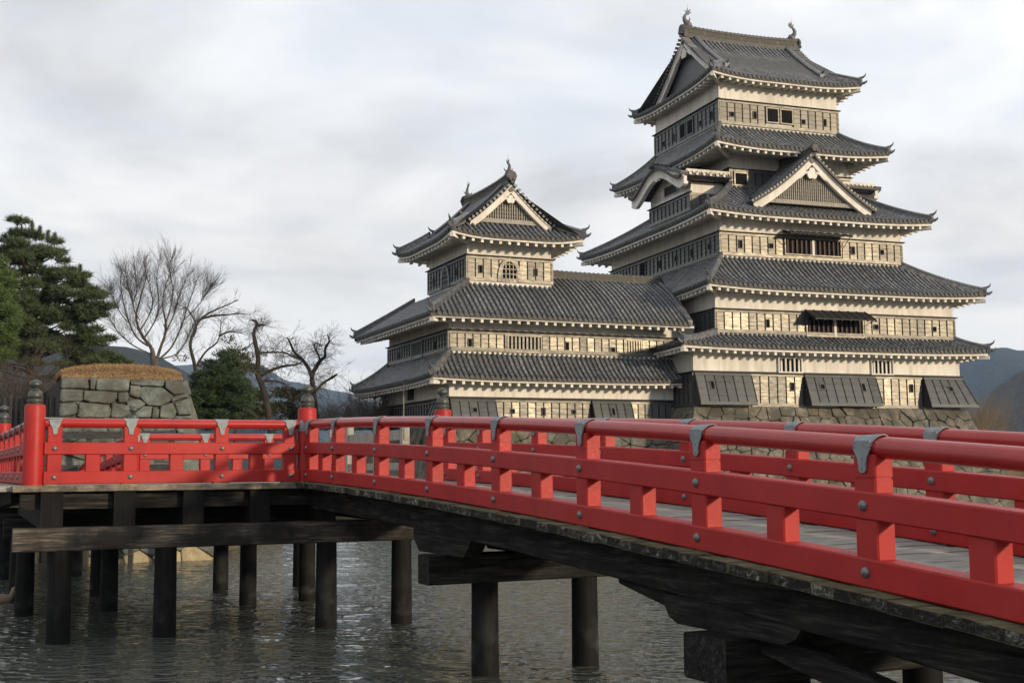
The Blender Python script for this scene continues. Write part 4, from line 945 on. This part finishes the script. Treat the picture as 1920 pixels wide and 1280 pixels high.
    # ---- timber under the platform
    rows=((-.02,(3.9,2.3,-.35,-1.69)),(4.3,(4.2,2.7,.05,-1.15)),(7.4,(4.2,2.6,0.,-1.8)),(12.9,(4.3,2.62)))
    for nn_,ms in rows:
        zt=z_(-.83); m0,m1=(4.6,-2.75) if nn_<10 else (4.9,2.0)
        mb=MB(); mb.sweep(rect(.34,.36,.02),[(*V((q,0,0))[:2],0) for q in (0,(m0-m1)/2,m0-m1)]); p=bA+bNN*nn_+bM*m0
        obj('cap_beam',mb,MT['beam'] if nn_<1 else MT['tar'],B,loc=(*W(p)[:2],zt-.18),rz=math.atan2(-bM.y,-bM.x))
        for mm_ in ms:
            mb=MB(); mb.tube([(0,0,-1.4),(0,0,-.2),(0,0,zt-.3)],[.19,.187,.17] if nn_<1 else [.175,.172,.16],20); obj('pile',mb,MT['pile'],B,40,loc=W(bA+bNN*nn_+bM*mm_))
    for mm_ in (4.05,2.97,1.9,.82,-.3,-1.4):
        mb=MB(); mb.box(0,8.0,-.165,.165,z_(-.845),z_(-.285)); obj('joist',mb,MT['pile'],B,loc=(*W(bA+bM*mm_-bNN*.17)[:2],0),rz=rz2)
    mb=MB(); mb.box(0,7.3,-.12,.12,z_(-.55),z_(-.29)); obj('stringer',mb,MT['tar'],B,loc=(*W(bA+bM*4.5+bNN*.1)[:2],0),rz=math.atan2(-bM.y,-bM.x))
    for sdist in (.3,2.3):
        mb=MB(); mb.sweep(rect(.24,.34,.015),[(*W(pB2-bU*q+bN*sdist)[:2],zb_land(q)-.84) for q in (-.2,3,6,9.6)]); obj('stringer',mb,MT['tar'],B)
    return B,pA2,pC
_,pA2,pC=build_bridge()

# bare wooden barrier on the far side of the platform
def build_barrier():
    a=pC-bNN*.15+V((0,0,0)); d=(pA2-pC).normalized(); rz=math.atan2(d.y,d.x)
    t=thing('wooden_barrier','grey unpainted timber barrier with a dark ball finial behind the red railing','barrier',(a.x,a.y,PZ-.57),rz)
    for x in (0,1.5,3.6,5.4):
        mb=MB(); mb.cbox(x-.075,x+.075,-.075,.075,0,1.15,.01); obj('post',mb,MT['barewood'],t)
    for z0,z1 in ((.78,.98),(.2,.34)):
        mb=MB(); mb.box(-.1,5.5,-.04,.04,z0,z1); obj('rail',mb,MT['barewood'],t)
    mb=MB(); mb.lathe([(.05,1.15),(.05,1.2),(.07,1.215),(.09,1.26),(.085,1.31),(.05,1.35),(.01,1.37)],16); obj('finial',mb,MT['bronze'],t,50)
build_barrier()

# ================================================================== setting: water, ground, banks, hills
def build_setting():
    g=MB(); g.add([(-5500,-200,-1.6),(5500,-200,-1.6),(5500,8500,-1.6),(-5500,8500,-1.6)],[(0,1,2,3)]); structure(obj('ground',g,MT['earth']))
    # water with real ripples near the viewer
    mb=MB(); x0,x1,y0,y1=-26.,16.,6.,48.; st=.14; nx=int((x1-x0)/st); ny=int((y1-y0)/st)
    vs=[]
    for j in range(ny+1):
        for i in range(nx+1):
            x=x0+i*st; y=y0+j*st
            h=.030*noise.noise((x*.8+3,y*1.5,0))+.012*noise.noise((x*2.0+y*.4,y*3.4,5.))+.0*noise.noise((x*4.1,y*6.,9.))
            e=min(1,(x-x0)/3,(x1-x)/3,(y-y0)/2,(y1-y)/3); vs.append((x,y,h*max(0,e)))
    mb.add(vs,[(j*(nx+1)+i,j*(nx+1)+i+1,(j+1)*(nx+1)+i+1,(j+1)*(nx+1)+i) for j in range(ny) for i in range(nx)])
    X0,X1,Y0,Y1=-90,110,-6,96
    for a,b,c,d in ((X0,X1,Y0,y0),(X0,X1,y1,Y1),(X0,x0,y0,y1),(x1,X1,y0,y1)): mb.add([(a,c,0),(b,c,0),(b,d,0),(a,d,0)],[(0,1,2,3)])
    structure(obj('water',mb,MT['water'],None,179))
    def slab(name,poly,z):
        s=MB(); s.prism(poly,-1.7,z); return structure(obj(name,s,MT['earth']))
    slab('far_bank',[(-5500,94),(5500,94),(5500,8500),(-5500,8500)],.9)
    slab('left_bank',[(-90,37.6),(-14.2,37.6),(-9.6,38.4),(-9.6,52),(-30,94.5),(-90,94.5)],2.15)
    slab('near_bank',[(-5500,-190),(5500,-190),(5500,-5),(60,-5),(12,2.2),(-30,2.2),(-90,-4),(-5500,-5)],1.0)
    slab('castle_terrace',[(9,82),(28,88),(60,96),(-8,96),(-4,74)],4.2)
    # hills: ridge outline given as (x, top z) at distance D
    def hill(D,pts,depth,mat,seed,amp,nx=160):
        mb=MB(); ny=26; vs=[]; xs=[p[0] for p in pts]
        for j in range(ny+1):
            f=j/ny
            for i in range(nx+1):
                x=lerp(xs[0],xs[-1],i/nx)
                for (a,za),(b,zb) in zip(pts,pts[1:]):
                    if a<=x<=b: zt=lerp(za,zb,(1-math.cos(math.pi*(x-a)/(b-a)))/2)
                prof=math.sin(f*math.pi*.62)**.9 if f<.81 else 1-(f-.81)*.8
                nz=noise.fractal((x/D*14+seed,f*2.2,seed),1.,2.1,5)*amp
                vs.append((x*(1+.0*f),D-depth*.8+depth*f,max(.5,zt*prof+nz*min(1,f*2))))
        mb.add(vs,[(j*(nx+1)+i,j*(nx+1)+i+1,(j+1)*(nx+1)+i+1,(j+1)*(nx+1)+i) for j in range(ny) for i in range(nx)])
        return structure(obj('hill',mb,mat,None,60))
    D=1500; hill(D,[(-1500,120),(-700,190),(-478,163),(-440,150),(-390,121),(-340,88),(-290,50),(-200,20),(0,3)],700,MT['forest'],1.3,16)
    D=5200; hill(D,[(-4200,300),(-2300,430),(-1500,440),(-1090,455),(-930,370),(-700,330),(-400,200),(0,40)],1800,MT['forest'],4.1,30)
    D=3400; hill(D,[(600,30),(1000,200),(1200,305),(1330,302),(1450,285),(1600,235),(2100,330),(3200,260)],1500,MT['forest'],7.7,24)
    D=1500; hill(D,[(520,4),(575,22),(610,75),(660,135),(760,150),(1000,110),(1600,60)],700,MT['forest2'],9.1,12)
build_setting()

# ================================================================== banks, walls, fences
def ray(px,py): 
    d=CF+CR*((px-960)/2300.97)-CU*((py-640)/2300.97); return d/d.y
def at(px,py,D,dz=0): p=ray(px,py)*D; return V((p.x,p.y,p.z+EYE+dz))

def build_gate_wall():
    t=thing('stone_gate_wall','squared grey stone wall topped with dry grass behind the platform railing','stone wall',(-11.2,37.2,0))
    o=V((-11.2,37.2,0))
    bl,br,tl,tr=V((-13.05,35.45,-.4))-o,V((-8.5,37.5,-.4))-o,V((-13.67,36.98,5.50))-o,V((-10.27,38.5,5.52))-o
    W=5.2; H=5.9; nrm=V((.408,-.913,.2)).normalized()
    def P(u,v,d):
        a=u/W; b=v/H; bb=b**.8 if b>0 else 0; return bl.lerp(br,a).lerp(tl.lerp(tr,a),1)*1.0*bb+bl.lerp(br,a)*(1-bb)+V((0,0,(b-bb)*5.86))+nrm*d
    back=MB(); e=nrm*-.1; bk=bNN*8; back.hexa([bl+e,br+e-V((.1,0,0)),br+bk,bl+bk,tl+e-V((0,0,.05)),tr+e-V((.1,0,.05)),tr+bk-V((0,0,.05)),tl+bk-V((0,0,.05))]); bo=obj('wall_core',back,MT['joint'],t)
    blocks=[[(610,165),(880,155),(885,270),(610,272)],[(888,155),(955,155),(945,276),(890,272)],[(960,155),(1290,165),(1280,290),(1100,285),(955,280)],[(1295,170),(1640,175),(1630,235),(1400,232),(1292,218)],[(1645,175),(1868,175),(1882,290),(1745,315),(1648,240)],
        [(605,278),(820,275),(825,390),(600,405)],[(830,282),(1160,290),(1170,350),(1100,412),(880,400),(828,375)],[(1175,300),(1275,298),(1285,350),(1250,395),(1180,400),(1168,365)],[(1290,225),(1400,240),(1385,360),(1290,325)],[(1405,240),(1625,240),(1740,322),(1700,385),(1620,425),(1480,430),(1392,350)],[(1712,345),(1885,295),(1892,335),(1718,388)],
        [(595,412),(740,396),(772,440),(765,510),(594,545)],[(785,402),(1080,425),(1110,490),(1092,552),(770,550),(775,470)],[(1115,402),(1170,407),(1290,432),(1300,500),(1220,552),(1100,552)],[(1258,385),(1390,365),(1457,410),(1390,460),(1268,430)],[(1390,466),(1440,430),(1518,437),(1510,552),(1310,552),(1310,505)],[(1522,440),(1594,472),(1588,552),(1516,552)],[(1602,432),(1730,392),(1772,480),(1755,552),(1595,548)],[(1745,397),(1897,345),(1925,510),(1790,520),(1765,440)],[(1760,530),(1926,520),(1930,560),(1760,556)],[(744,395),(820,395),(776,438)],[(1098,420),(1165,372),(1112,396)]]
    def uv(x,y):
        px,py=x/5.333,680+y/5.333; b=(1062-py)/(1062-709); xl=lerp(104,113,b); xr=lerp(447,349,b**.8); return ((px-xl)/(xr-xl)*W,b*H)
    rg=random.Random(21); st=lambda cx,cy: MT['stone3'] if cy<.75 else MT['stone2']
    masonry(bo,P,W,H,[],st,rg,gap=.006,proud=.085,polys=[[uv(x,y) for x,y in q[::-1]] for q in blocks])
    Hl=H*.787; masonry(bo,P,W,Hl,jitter_seeds(W,Hl,.85,.6,rg),st,rg,gap=.008,proud=.085)
    # right-hand face
    n2=V((.913,.408,.2)).normalized()
    def P2(u,v,d):
        a=u/4; b=v/H; bb=b**.8 if b>0 else 0; q=br.lerp(br+bNN*4,a); w_=tr.lerp(tr+bNN*4,a); return q.lerp(w_,bb)+V((0,0,(b-bb)*5.86))+n2*d
    masonry(bo,P2,4,H,jitter_seeds(4,H,.9,.7,rg),MT['stone2'],rg)
    # dry grass cap
    mound=MB(); nx,ny=26,14; vs=[]
    def hm(a,b): return .42*(math.sin(math.pi*clamp(.015+a*.97))**.3)*(min(1,(1-abs(2*b-1))*2.6)**.7)
    for j in range(ny+1):
        for i in range(nx+1):
            a,b=i/nx,j/ny; q=tl.lerp(tr,lerp(.03,.97,a))+bNN*(.05+3.5*b)+V((0,0,hm(a,b)-.02+.03*noise.noise((a*9,b*9,2)))); vs.append(q)
    mound.add(vs,[(j*(nx+1)+i,j*(nx+1)+i+1,(j+1)*(nx+1)+i+1,(j+1)*(nx+1)+i) for j in range(ny) for i in range(nx)]); obj('turf_cap',mound,MT['earth'],t,179)
    gb=MB()
    for k in range(24000):
        a=rg.random(); b=rg.random()**1.6; q=tl.lerp(tr,lerp(.02,.98,a))+bNN*(.02+3.4*b)+V((0,0,hm(a,b)))
        front=max(0,1-b*6); d=V((rg.gauss(0,.5),-.35-.9*front+rg.gauss(0,.35),.75-front*1.15+rg.gauss(0,.25))).normalized(); ln=rg.uniform(.06,.15); s=d.cross(V((rg.gauss(0,1),rg.gauss(0,1),rg.gauss(0,1)))).normalized()*rg.uniform(.005,.009)
        gb.add([q-s,q+s,q+d*ln+V((0,0,-.05*front))],[(0,1,2)])
    obj('dry_grass',gb,MT['drygrass'],t,stuff=True)
build_gate_wall()
def build_bank_wall():
    t=thing('bank_wall','low wall of yellowish boulders at the water under the left of the bridge','stone wall',(-22,37.2,0))
    W=16; H=2.7; o=V((-22,37.2,0))
    mb=MB(); mb.hexa([(-8,-.35,-.5),(8.3,-.35,-.5),(8.3,.6,-.5),(-8,.6,-.5),(-8,.25,2.1),(8.3,.25,2.1),(8.3,.6,2.1),(-8,.6,2.1)]); c=obj('wall_core',mb,MT['joint'],t)
    rg=random.Random(8)
    masonry(c,lambda u,v,d: V((-8+u,-.5+.65*v/H-d,-.5+v)),W,H,jitter_seeds(W,H,.95,.7,rg),MT['stone3'],rg,proud=.14)
build_bank_wall()
def build_picket_fence():
    t=thing('picket_fence','tall dark wooden picket fence at the left behind the bridge','fence',(-19,38.6,2.15))
    me=MB(); me.cbox(-.05,.05,-.03,.03,0,2.9,.008); me=me.mesh('picket',MT['timber']); rg=random.Random(4)
    for i in range(54): link('picket',me,t,(-5.6+.192*i+rg.uniform(-.01,.01),-.05,rg.uniform(-.08,.06)))
    for z in (.7,2.1):
        mb=MB(); mb.box(-5.8,4.9,0,.07,z,z+.11); obj('rail',mb,MT['timber'],t)
build_picket_fence()
def build_rail_fence():
    t=thing('rail_fence','low dark two-railed fence in front of the stone gate wall','fence',(-12,35.9,0),R(8))
    for x in (-1.5,-.35,.9,2.0):
        mb=MB(); mb.cbox(x-.07,x+.07,-.07,.07,-1.0,3.85,.01); obj('post',mb,MT['timber'],t)
    for z0,z1 in ((3.6,3.82),(2.55,2.85)):
        mb=MB(); mb.box(-1.7,2.1,-.12,-.06,z0,z1); obj('rail',mb,MT['timber'],t)
build_rail_fence()
mb=MB(); p=at(757,718,60); mb.tube([(0,0,1.),(0,0,p.z)],[.028,.022],6); tag(obj('pole',mb,MT['barewood'],loc=(p.x,p.y,0)),'thin pale pole standing before the left wall of the lower tower','pole')
mb=MB(); mb.box(-14,14,-4,4,0,3.2); mb.hexa([(-14.5,-4.5,3.2),(14.5,-4.5,3.2),(14.5,4.5,3.2),(-14.5,4.5,3.2),(-14,-.3,4.4),(14,-.3,4.4),(14,.3,4.4),(-14,.3,4.4)],1)
q=at(1925,800,230)
hs=thing('low_building','distant low building with pale grey sheet roof at the right edge','building',(q.x,q.y,.9),R(15)); obj('wall',mb,[MT['plaster'],MT['sheet']],hs)

def build_duck():
    q=at(6,1118,25.5); d=thing('duck','brownish duck swimming at the far left beside the bridge piles','duck',(q.x-.05,q.y,0),R(20))
    b=MB(); b.tube([(-.26,0,.1),(-.2,0,.09),(-.1,0,.07),(.05,0,.06),(.15,0,.07),(.2,0,.12),(.22,0,.19),(.24,0,.25),(.27,0,.265),(.3,0,.26)],[.012,.05,.095,.115,.09,.055,.042,.048,.045,.018],12); obj('body',b,MT['duck'],d,179)
    b=MB(); b.tube([(.29,0,.255),(.34,0,.243),(.37,0,.24)],[.02,.018,.012],8); obj('bill',b,MT['bill'],d,179)
build_duck()

# ================================================================== trees
def smooth(pts,k=4):
    pts=[V(p) for p in pts]; out=[]
    for i in range(len(pts)-1):
        p0,p1,p2,p3=pts[max(0,i-1)],pts[i],pts[i+1],pts[min(len(pts)-1,i+2)]
        for j in range(k):
            t=j/k; out.append(.5*((2*p1)+(p2-p0)*t+(2*p0-5*p1+4*p2-p3)*t*t+(3*p1-p0-3*p2+p3)*t**3))
    return out+[pts[-1]]
def limb(mb,pts,r0,r1,n=8,k=4):
    P=smooth(pts,k); mb.tube(P,[lerp(r0,r1,i/(len(P)-1)) for i in range(len(P))],n); return P
def twig(mb,p,d,ln,r,depth,rg,curl=.25,up=.15,nchild=4,spread=.8):
    n=4 if depth>0 else 3; P=[p]; q=V(p); dd=V(d)
    for i in range(n):
        dd=(dd+V((rg.gauss(0,curl),rg.gauss(0,curl),rg.gauss(0,curl)+up))).normalized(); q=q+dd*ln/n; P.append(V(q))
    mb.tube(P,[lerp(r,r*.45,i/n) for i in range(n+1)],4 if depth>1 else 3,caps=False)
    if depth<=0: return
    for c in range(nchild):
        i=rg.randint(1,n); base=P[i]; ax=V((rg.gauss(0,1),rg.gauss(0,1),rg.gauss(0,1))).normalized(); t=(P[i]-P[i-1]).normalized()
        nd_=(t+ax*spread*rg.uniform(.5,1)).normalized(); twig(mb,base,nd_,ln*rg.uniform(.5,.75),r*.55,depth-1,rg,curl,up,nchild,spread)
def clump(mb,c,rx,ry,rz,n,size,rg,up=.4,w=.2):
    for _ in range(n):
        while True:
            x,y,z=rg.uniform(-1,1),rg.uniform(-1,1),rg.uniform(-1,1); l=x*x+y*y+z*z
            if .12<l<1: break
        p=V((c.x+x*rx,c.y+y*ry,c.z+z*rz)); d=V((x+rg.gauss(0,.6),y+rg.gauss(0,.6),z*.7+up+rg.gauss(0,.5))).normalized(); s=d.cross(V((rg.gauss(0,1),rg.gauss(0,1),rg.gauss(0,1)))).normalized()*size*w*rg.uniform(.6,1.1); ln=size*rg.uniform(.6,1.3)
        mb.add([p-s,p+s,p+d*ln],[(0,1,2)])
def tree(name,label,cat,base,group=None): return thing(name,label,cat,base,0,group)

def rel(t,P): return [V(p)-t.location for p in P]
def build_trees():
    rg=random.Random(31)
    # ---- big pine
    D=47; t=tree('pine_tree','tall dark green pine at the left behind the picket fence','tree',at(58,880,D)*1.0); t.location.z=2.1
    tr=MB(); limb(tr,rel(t,[at(58,800,D),at(57,700,D),at(52,600,D),at(48,500,D),at(40,420,D)]),.2,.03,9); obj('trunk',tr,MT['bark_r'],t,60)
    edge=[(410,32,38),(430,18,55),(450,8,95),(470,2,112),(490,-20,128),(510,-30,150),(530,-40,178),(550,-45,178),(565,-50,205),(580,-55,200),(595,-60,175),(610,-60,165),(630,-70,185),(650,-70,222),(670,-80,232),(690,-80,250)]
    cr=MB(); br=MB()
    for (y0,a0,b0),(y1,a1,b1) in zip(edge,edge[1:]):
        n=int((b0-a0)/11)+2
        for i in range(n):
            f=(i+rg.random())/n; x=lerp((a0+a1)/2,(b0+b1)/2,f); y=rg.uniform(y0,y1); q=at(x,y,D+rg.uniform(-1.6,1.6)*(1-.5*abs(2*f-1)))-t.location
            if rg.random()<.27: continue
            rr=rg.uniform(.13,.3); clump(cr,q,rr*1.5,rr*1.25,rr*.5,int(520*rr/.25),.23,rg,.55,.075)
            if rg.random()<.5:
                yy=min(800,y+rg.uniform(15,45)); s0=at(57-.03*(700-yy)*.3,yy,D)-t.location; limb(br,[s0,s0.lerp(q,.5)+V((0,0,-.12)),q],.05,.012,5,3)
    for x,y in ((33,408),(60,418),(75,428),(103,440),(90,436),(150,500),(20,432)):        # upright candles
        q=at(x,y,D)-t.location; 
        for k in range(4): clump(cr,q-V((0,0,.09*k)),.05,.05,.08,60,.13,rg,.9,.1)
        br.tube([q-V((0,0,.5)),q],[.02,.01],4)
    obj('crown',cr,MT['pine'],t); obj('branches',br,MT['bark_d'],t,60)
    # ---- bright pine cut by the left edge
    D=36; t=tree('pine_tree','bright green pine cut off by the left edge of the picture','tree',at(-30,880,D)); t.location.z=2.1
    tr=MB(); limb(tr,rel(t,[at(-35,810,D),at(-35,650,D),at(-40,480,D)]),.14,.03,8); obj('trunk',tr,MT['bark_r'],t,60)
    cr=MB()
    for i in range(90):
        y=rg.uniform(490,668); x=rg.uniform(-95,lerp(8,32,clamp((y-490)/100))-(8 if y>640 else 0)); q=at(x,y,D+rg.uniform(-.8,.8))-t.location; rr=rg.uniform(.14,.26); clump(cr,q,rr*1.2,rr,rr*.7,420,.16,rg,.6,.085)
    obj('crown',cr,MT['pine_l'],t)
    # ---- large vase-shaped bare tree
    D=52; t=tree('bare_tree','large leafless tree fanning upwards behind the grassy stone wall','tree',at(288,880,D)); t.location.z=2.1
    tr=MB(); b0=at(290,700,D)-t.location; f0=at(285,652,D)-t.location; limb(tr,[V((0,0,0)),b0,b0.lerp(f0,.6),f0],.24,.07,10); tw=MB()
    L_=[([(291,700),(285,656),(270,634),(260,615),(255,591),(262,565),(270,535),(278,508)],.13),([(292,682),(300,655),(310,625),(310,600),(305,570),(312,530),(330,498)],.11),
        ([(277,648),(258,634),(244,610),(233,575),(226,530),(228,505)],.07),([(283,664),(246,645),(220,620),(206,598),(194,584)],.05),([(300,672),(322,650),(340,612),(352,575),(366,535),(373,518)],.07),
        ([(304,672),(330,664),(348,640),(360,615),(372,598)],.05),([(270,634),(286,610),(298,578),(294,525),(301,482)],.055),([(310,625),(326,590),(336,555),(354,512)],.055),
        ([(256,595),(246,560),(239,530),(234,498)],.05),([(263,618),(280,590),(286,560),(276,520),(268,488)],.045),([(308,612),(320,575),(324,540),(318,505),(322,482)],.045),([(240,605),(222,580),(210,552),(206,540)],.035),([(345,600),(372,572),(388,548),(396,535)],.035),([(262,600),(250,575),(256,540),(252,500)],.035)]
    for k,(pl,r0) in enumerate(L_):
        off=[rg.uniform(-1.5,1.5)*(i/len(pl)) for i in range(len(pl))]; dy=rg.choice((-1,1))*rg.uniform(.3,2.)
        P=limb(tr,rel(t,[at(x,y,D+dy*i/len(pl)) for i,(x,y) in enumerate(pl)]),r0*.68,.008,7)
        for j in range(72):
            i=rg.randint(4,len(P)-2); d=(P[i+1]-P[i-1]).normalized(); dd=(d*.9+V((rg.gauss(0,.5),rg.gauss(0,.5),rg.gauss(.22,.22)))).normalized()
            twig(tw,P[i],dd,rg.uniform(.4,.95)*(1.25-.55*i/len(P)),.0065,2,rg,.055,.03,3,.55)
    obj('trunk',tr,MT['bark'],t,60); obj('crown',tw,MT['bark'],t)
    # ---- smaller bare tree right of it
    D=56; t=tree('bare_tree','thin leafless tree leaning right above the dark evergreen','tree',at(368,880,D)); t.location.z=2.1
    tr=MB(); tw=MB(); limbs=[[(372,760),(366,690),(357,650),(362,625),(376,598),(402,582),(430,570),(446,562)],[(366,690),(385,660),(408,640),(414,610),(413,600)],[(362,632),(368,610),(352,580),(342,578)],[(376,598),(400,592),(425,590),(448,588),(470,590)],[(410,630),(430,622),(455,625)]]
    for k,pl in enumerate(limbs):
        P=limb(tr,rel(t,[at(x,y,D+.25*k) for x,y in pl]),.11 if k==0 else .06,.012,6)
        for j in range(34 if k==0 else 20):
            i=rg.randint(2,len(P)-2); d=(P[i+1]-P[i-1]).normalized(); twig(tw,P[i],(d+V((rg.gauss(0,.6),rg.gauss(0,.6),rg.gauss(.1,.5)))).normalized(),rg.uniform(.3,.8),.009,2,rg,.1,.02,3,.7)
    obj('trunk',tr,MT['bark_d'],t,60); obj('crown',tw,MT['bark_d'],t)
    # ---- pruned cherry trees
    def cherry(label,D,limbs,r,base):
        t=tree('cherry_tree',label,'tree',at(*base,D),'leafless cherry trees by the moat'); t.location.z=1.4
        tr=MB(); tw=MB()
        for k,(pl,r0,r1) in enumerate(limbs):
            P=limb(tr,rel(t,[at(x,y,D+rg.uniform(-.4,.4)*(k>0)) for x,y in pl]),r0,r1,8)
            for j in range(int(len(P)*1.9)):
                i=rg.randint(1,len(P)-2); 
                if P[i].z<2.: continue
                d=V((rg.gauss(0,1),rg.gauss(0,1),rg.gauss(.15,.6))).normalized(); twig(tw,P[i],d,rg.uniform(.35,.85),.011,2,rg,.2,.02,4,.85)
        obj('trunk',tr,MT['bark_d'],t,60); obj('crown',tw,MT['bark_d'],t)
    cherry('leafless cherry tree with a tall forked stump top left of the bridge corner post',62,[([(512,840),(503,770),(492,725),(483,700),(484,670),(478,640),(476,622),(482,606),(472,599)],.19,.05),([(482,612),(490,608),(495,611)],.06,.04),([(485,706),(508,694),(530,687),(556,683),(566,678)],.1,.03),([(486,662),(510,660),(530,661),(548,668)],.06,.02),([(484,700),(468,688),(450,684),(430,690)],.06,.015),([(478,640),(455,655),(430,658)],.035,.01),([(488,715),(515,714),(535,722),(545,745)],.05,.02)],.2,(512,880))
    cherry('leafless cherry tree with two twisted rising limbs beside the lower tower',64,[([(594,860),(591,770),(588,735),(585,705),(592,690),(600,677),(609,668),(610,652),(617,640),(614,626)],.17,.03),([(586,708),(578,690),(567,674),(552,660),(543,640),(538,633)],.11,.04),([(600,677),(597,665),(590,652),(592,642),(604,648)],.06,.02),([(590,735),(606,718),(622,708),(631,702)],.08,.06),([(567,674),(548,668),(530,660),(500,662)],.06,.02),([(588,732),(570,735),(552,745)],.05,.02)],.18,(594,880))
    # ---- dark evergreen
    D=48; t=tree('evergreen_tree','dense dark evergreen right of the grassy stone wall','tree',at(410,880,D)); t.location.z=2.0
    cr=MB(); tr=MB(); limb(tr,[V((0,0,0)),V((.05,0,2.)),at(408,680,D)-t.location],.16,.03,8); obj('trunk',tr,MT['bark_d'],t,60)
    for cx,cy,wx,wy,nn_ in ((418,690,20,14,16),(388,712,30,16,24),(440,712,26,14,20),(372,742,24,20,22),(412,745,34,22,34),(452,745,20,18,18),(395,780,42,18,34),(448,780,24,18,20),(428,668,9,8,6),(366,768,18,14,12)):
        for i in range(nn_):
            x,y=cx+rg.gauss(0,.55)*wx,cy+rg.gauss(0,.55)*wy; q=at(x,y,D+rg.uniform(-1.1,1.1))-t.location; rr=rg.uniform(.12,.27); clump(cr,q,rr*1.5,rr*1.2,rr*.6,330,.16,rg,.15,.1)
    obj('crown',cr,MT['yew'],t)
    t=tree('pine_tree','small olive-green pine below the leafless cherry trees','tree',at(545,880,66)); t.location.z=1.2
    cr=MB(); tr=MB(); limb(tr,[V((0,0,0)),at(548,760,66)-t.location,at(540,735,66)-t.location],.1,.03,6); obj('trunk',tr,MT['bark_d'],t,60)
    for x,y,wx,wy in ((540,735,22,8),(560,742,16,7),(478,742,14,10),(520,765,26,10),(560,775,24,9),(490,772,20,10)):
        for i in range(12): clump(cr,at(x+rg.uniform(-wx,wx),y+rg.uniform(-wy,wy),66+rg.uniform(-1,1))-t.location,.42,.4,.2,90,.2,rg,.4)
    obj('crown',cr,MT['olive'],t)
    t=tree('olive_tree','feathery olive-brown tree behind the dark evergreen','tree',at(440,880,60)); t.location.z=1.6
    cr=MB(); tr=MB(); limb(tr,[V((0,0,0)),at(442,720,60)-t.location,at(440,670,60)-t.location],.12,.03,6); obj('trunk',tr,MT['bark_d'],t,60)
    for i in range(46): clump(cr,at(440+rg.gauss(0,24),682+rg.gauss(0,14),60+rg.uniform(-1,1))-t.location,.4,.4,.22,75,.17,rg,.4)
    obj('crown',cr,MT['olive'],t)
    # ---- bare brush
    def brush(name,label,D,boxes,n,ln,mat,base):
        t=tree(name,label,'shrub',at(base,880,D)); t.location.z=1.2; mb=MB()
        for _ in range(n):
            x0,x1,y0,y1=rg.choice(boxes); q=at(rg.uniform(x0,x1),y1+6,D+rg.uniform(-1.8,1.8))-t.location; d=V((rg.gauss(0,.55),rg.gauss(0,.5),1)).normalized(); twig(mb,q,d,(y1-y0)/2300*D*rg.uniform(.5,1.),.016,2,rg,.25,-.01,3,.7)
        obj('stems',mb,mat,t)
    brush('bare_shrub','tangled leafless purple-brown shrubs under the tall pine',44,[(0,60,670,800),(20,125,690,800),(80,240,715,800)],360,1,MT['bud'],90)
    brush('bare_shrub','reddish-brown leafless bushes along the bank between the cherry trees',72,[(480,640,750,800),(600,700,745,800),(560,640,760,800)],330,1,MT['bud'],580)
    brush('bare_shrub','reddish-brown leafless bush left of the lower tower',68,[(640,735,735,800),(690,730,722,800)],220,1,MT['bud'],690)
    brush('bare_tree','ochre leafless poplar beyond the castle at the right edge',150,[(1832,1860,735,800),(1840,1852,728,800)],120,1,MT['bark_y'],1846)
    brush('bare_shrub','ochre leafless thicket right of the distant poplar',152,[(1866,1884,768,802),(1822,1840,765,802)],80,1,MT['bark_y'],1872)
build_trees()

# ================================================================== the air
def build_haze():
    mb=MB(); mb.box(-5900,5900,-400,8900,-3.,500); h=mb
    m=bpy.data.materials.new('haze'); m.use_nodes=True; t=m.node_tree; t.nodes.clear()
    v=t.nodes.new('ShaderNodeVolumePrincipled'); v.inputs['Color'].default_value=(.50,.70,1.,1); v.inputs['Density'].default_value=9e-5; v.inputs['Anisotropy'].default_value=.1
    o=t.nodes.new('ShaderNodeOutputMaterial'); t.links.new(v.outputs[0],o.inputs['Volume'])
    x=obj('haze',mb,m); x['kind']='stuff'; x['label']='thin pale blue haze over the distant hills'; x['category']='haze'
build_haze()
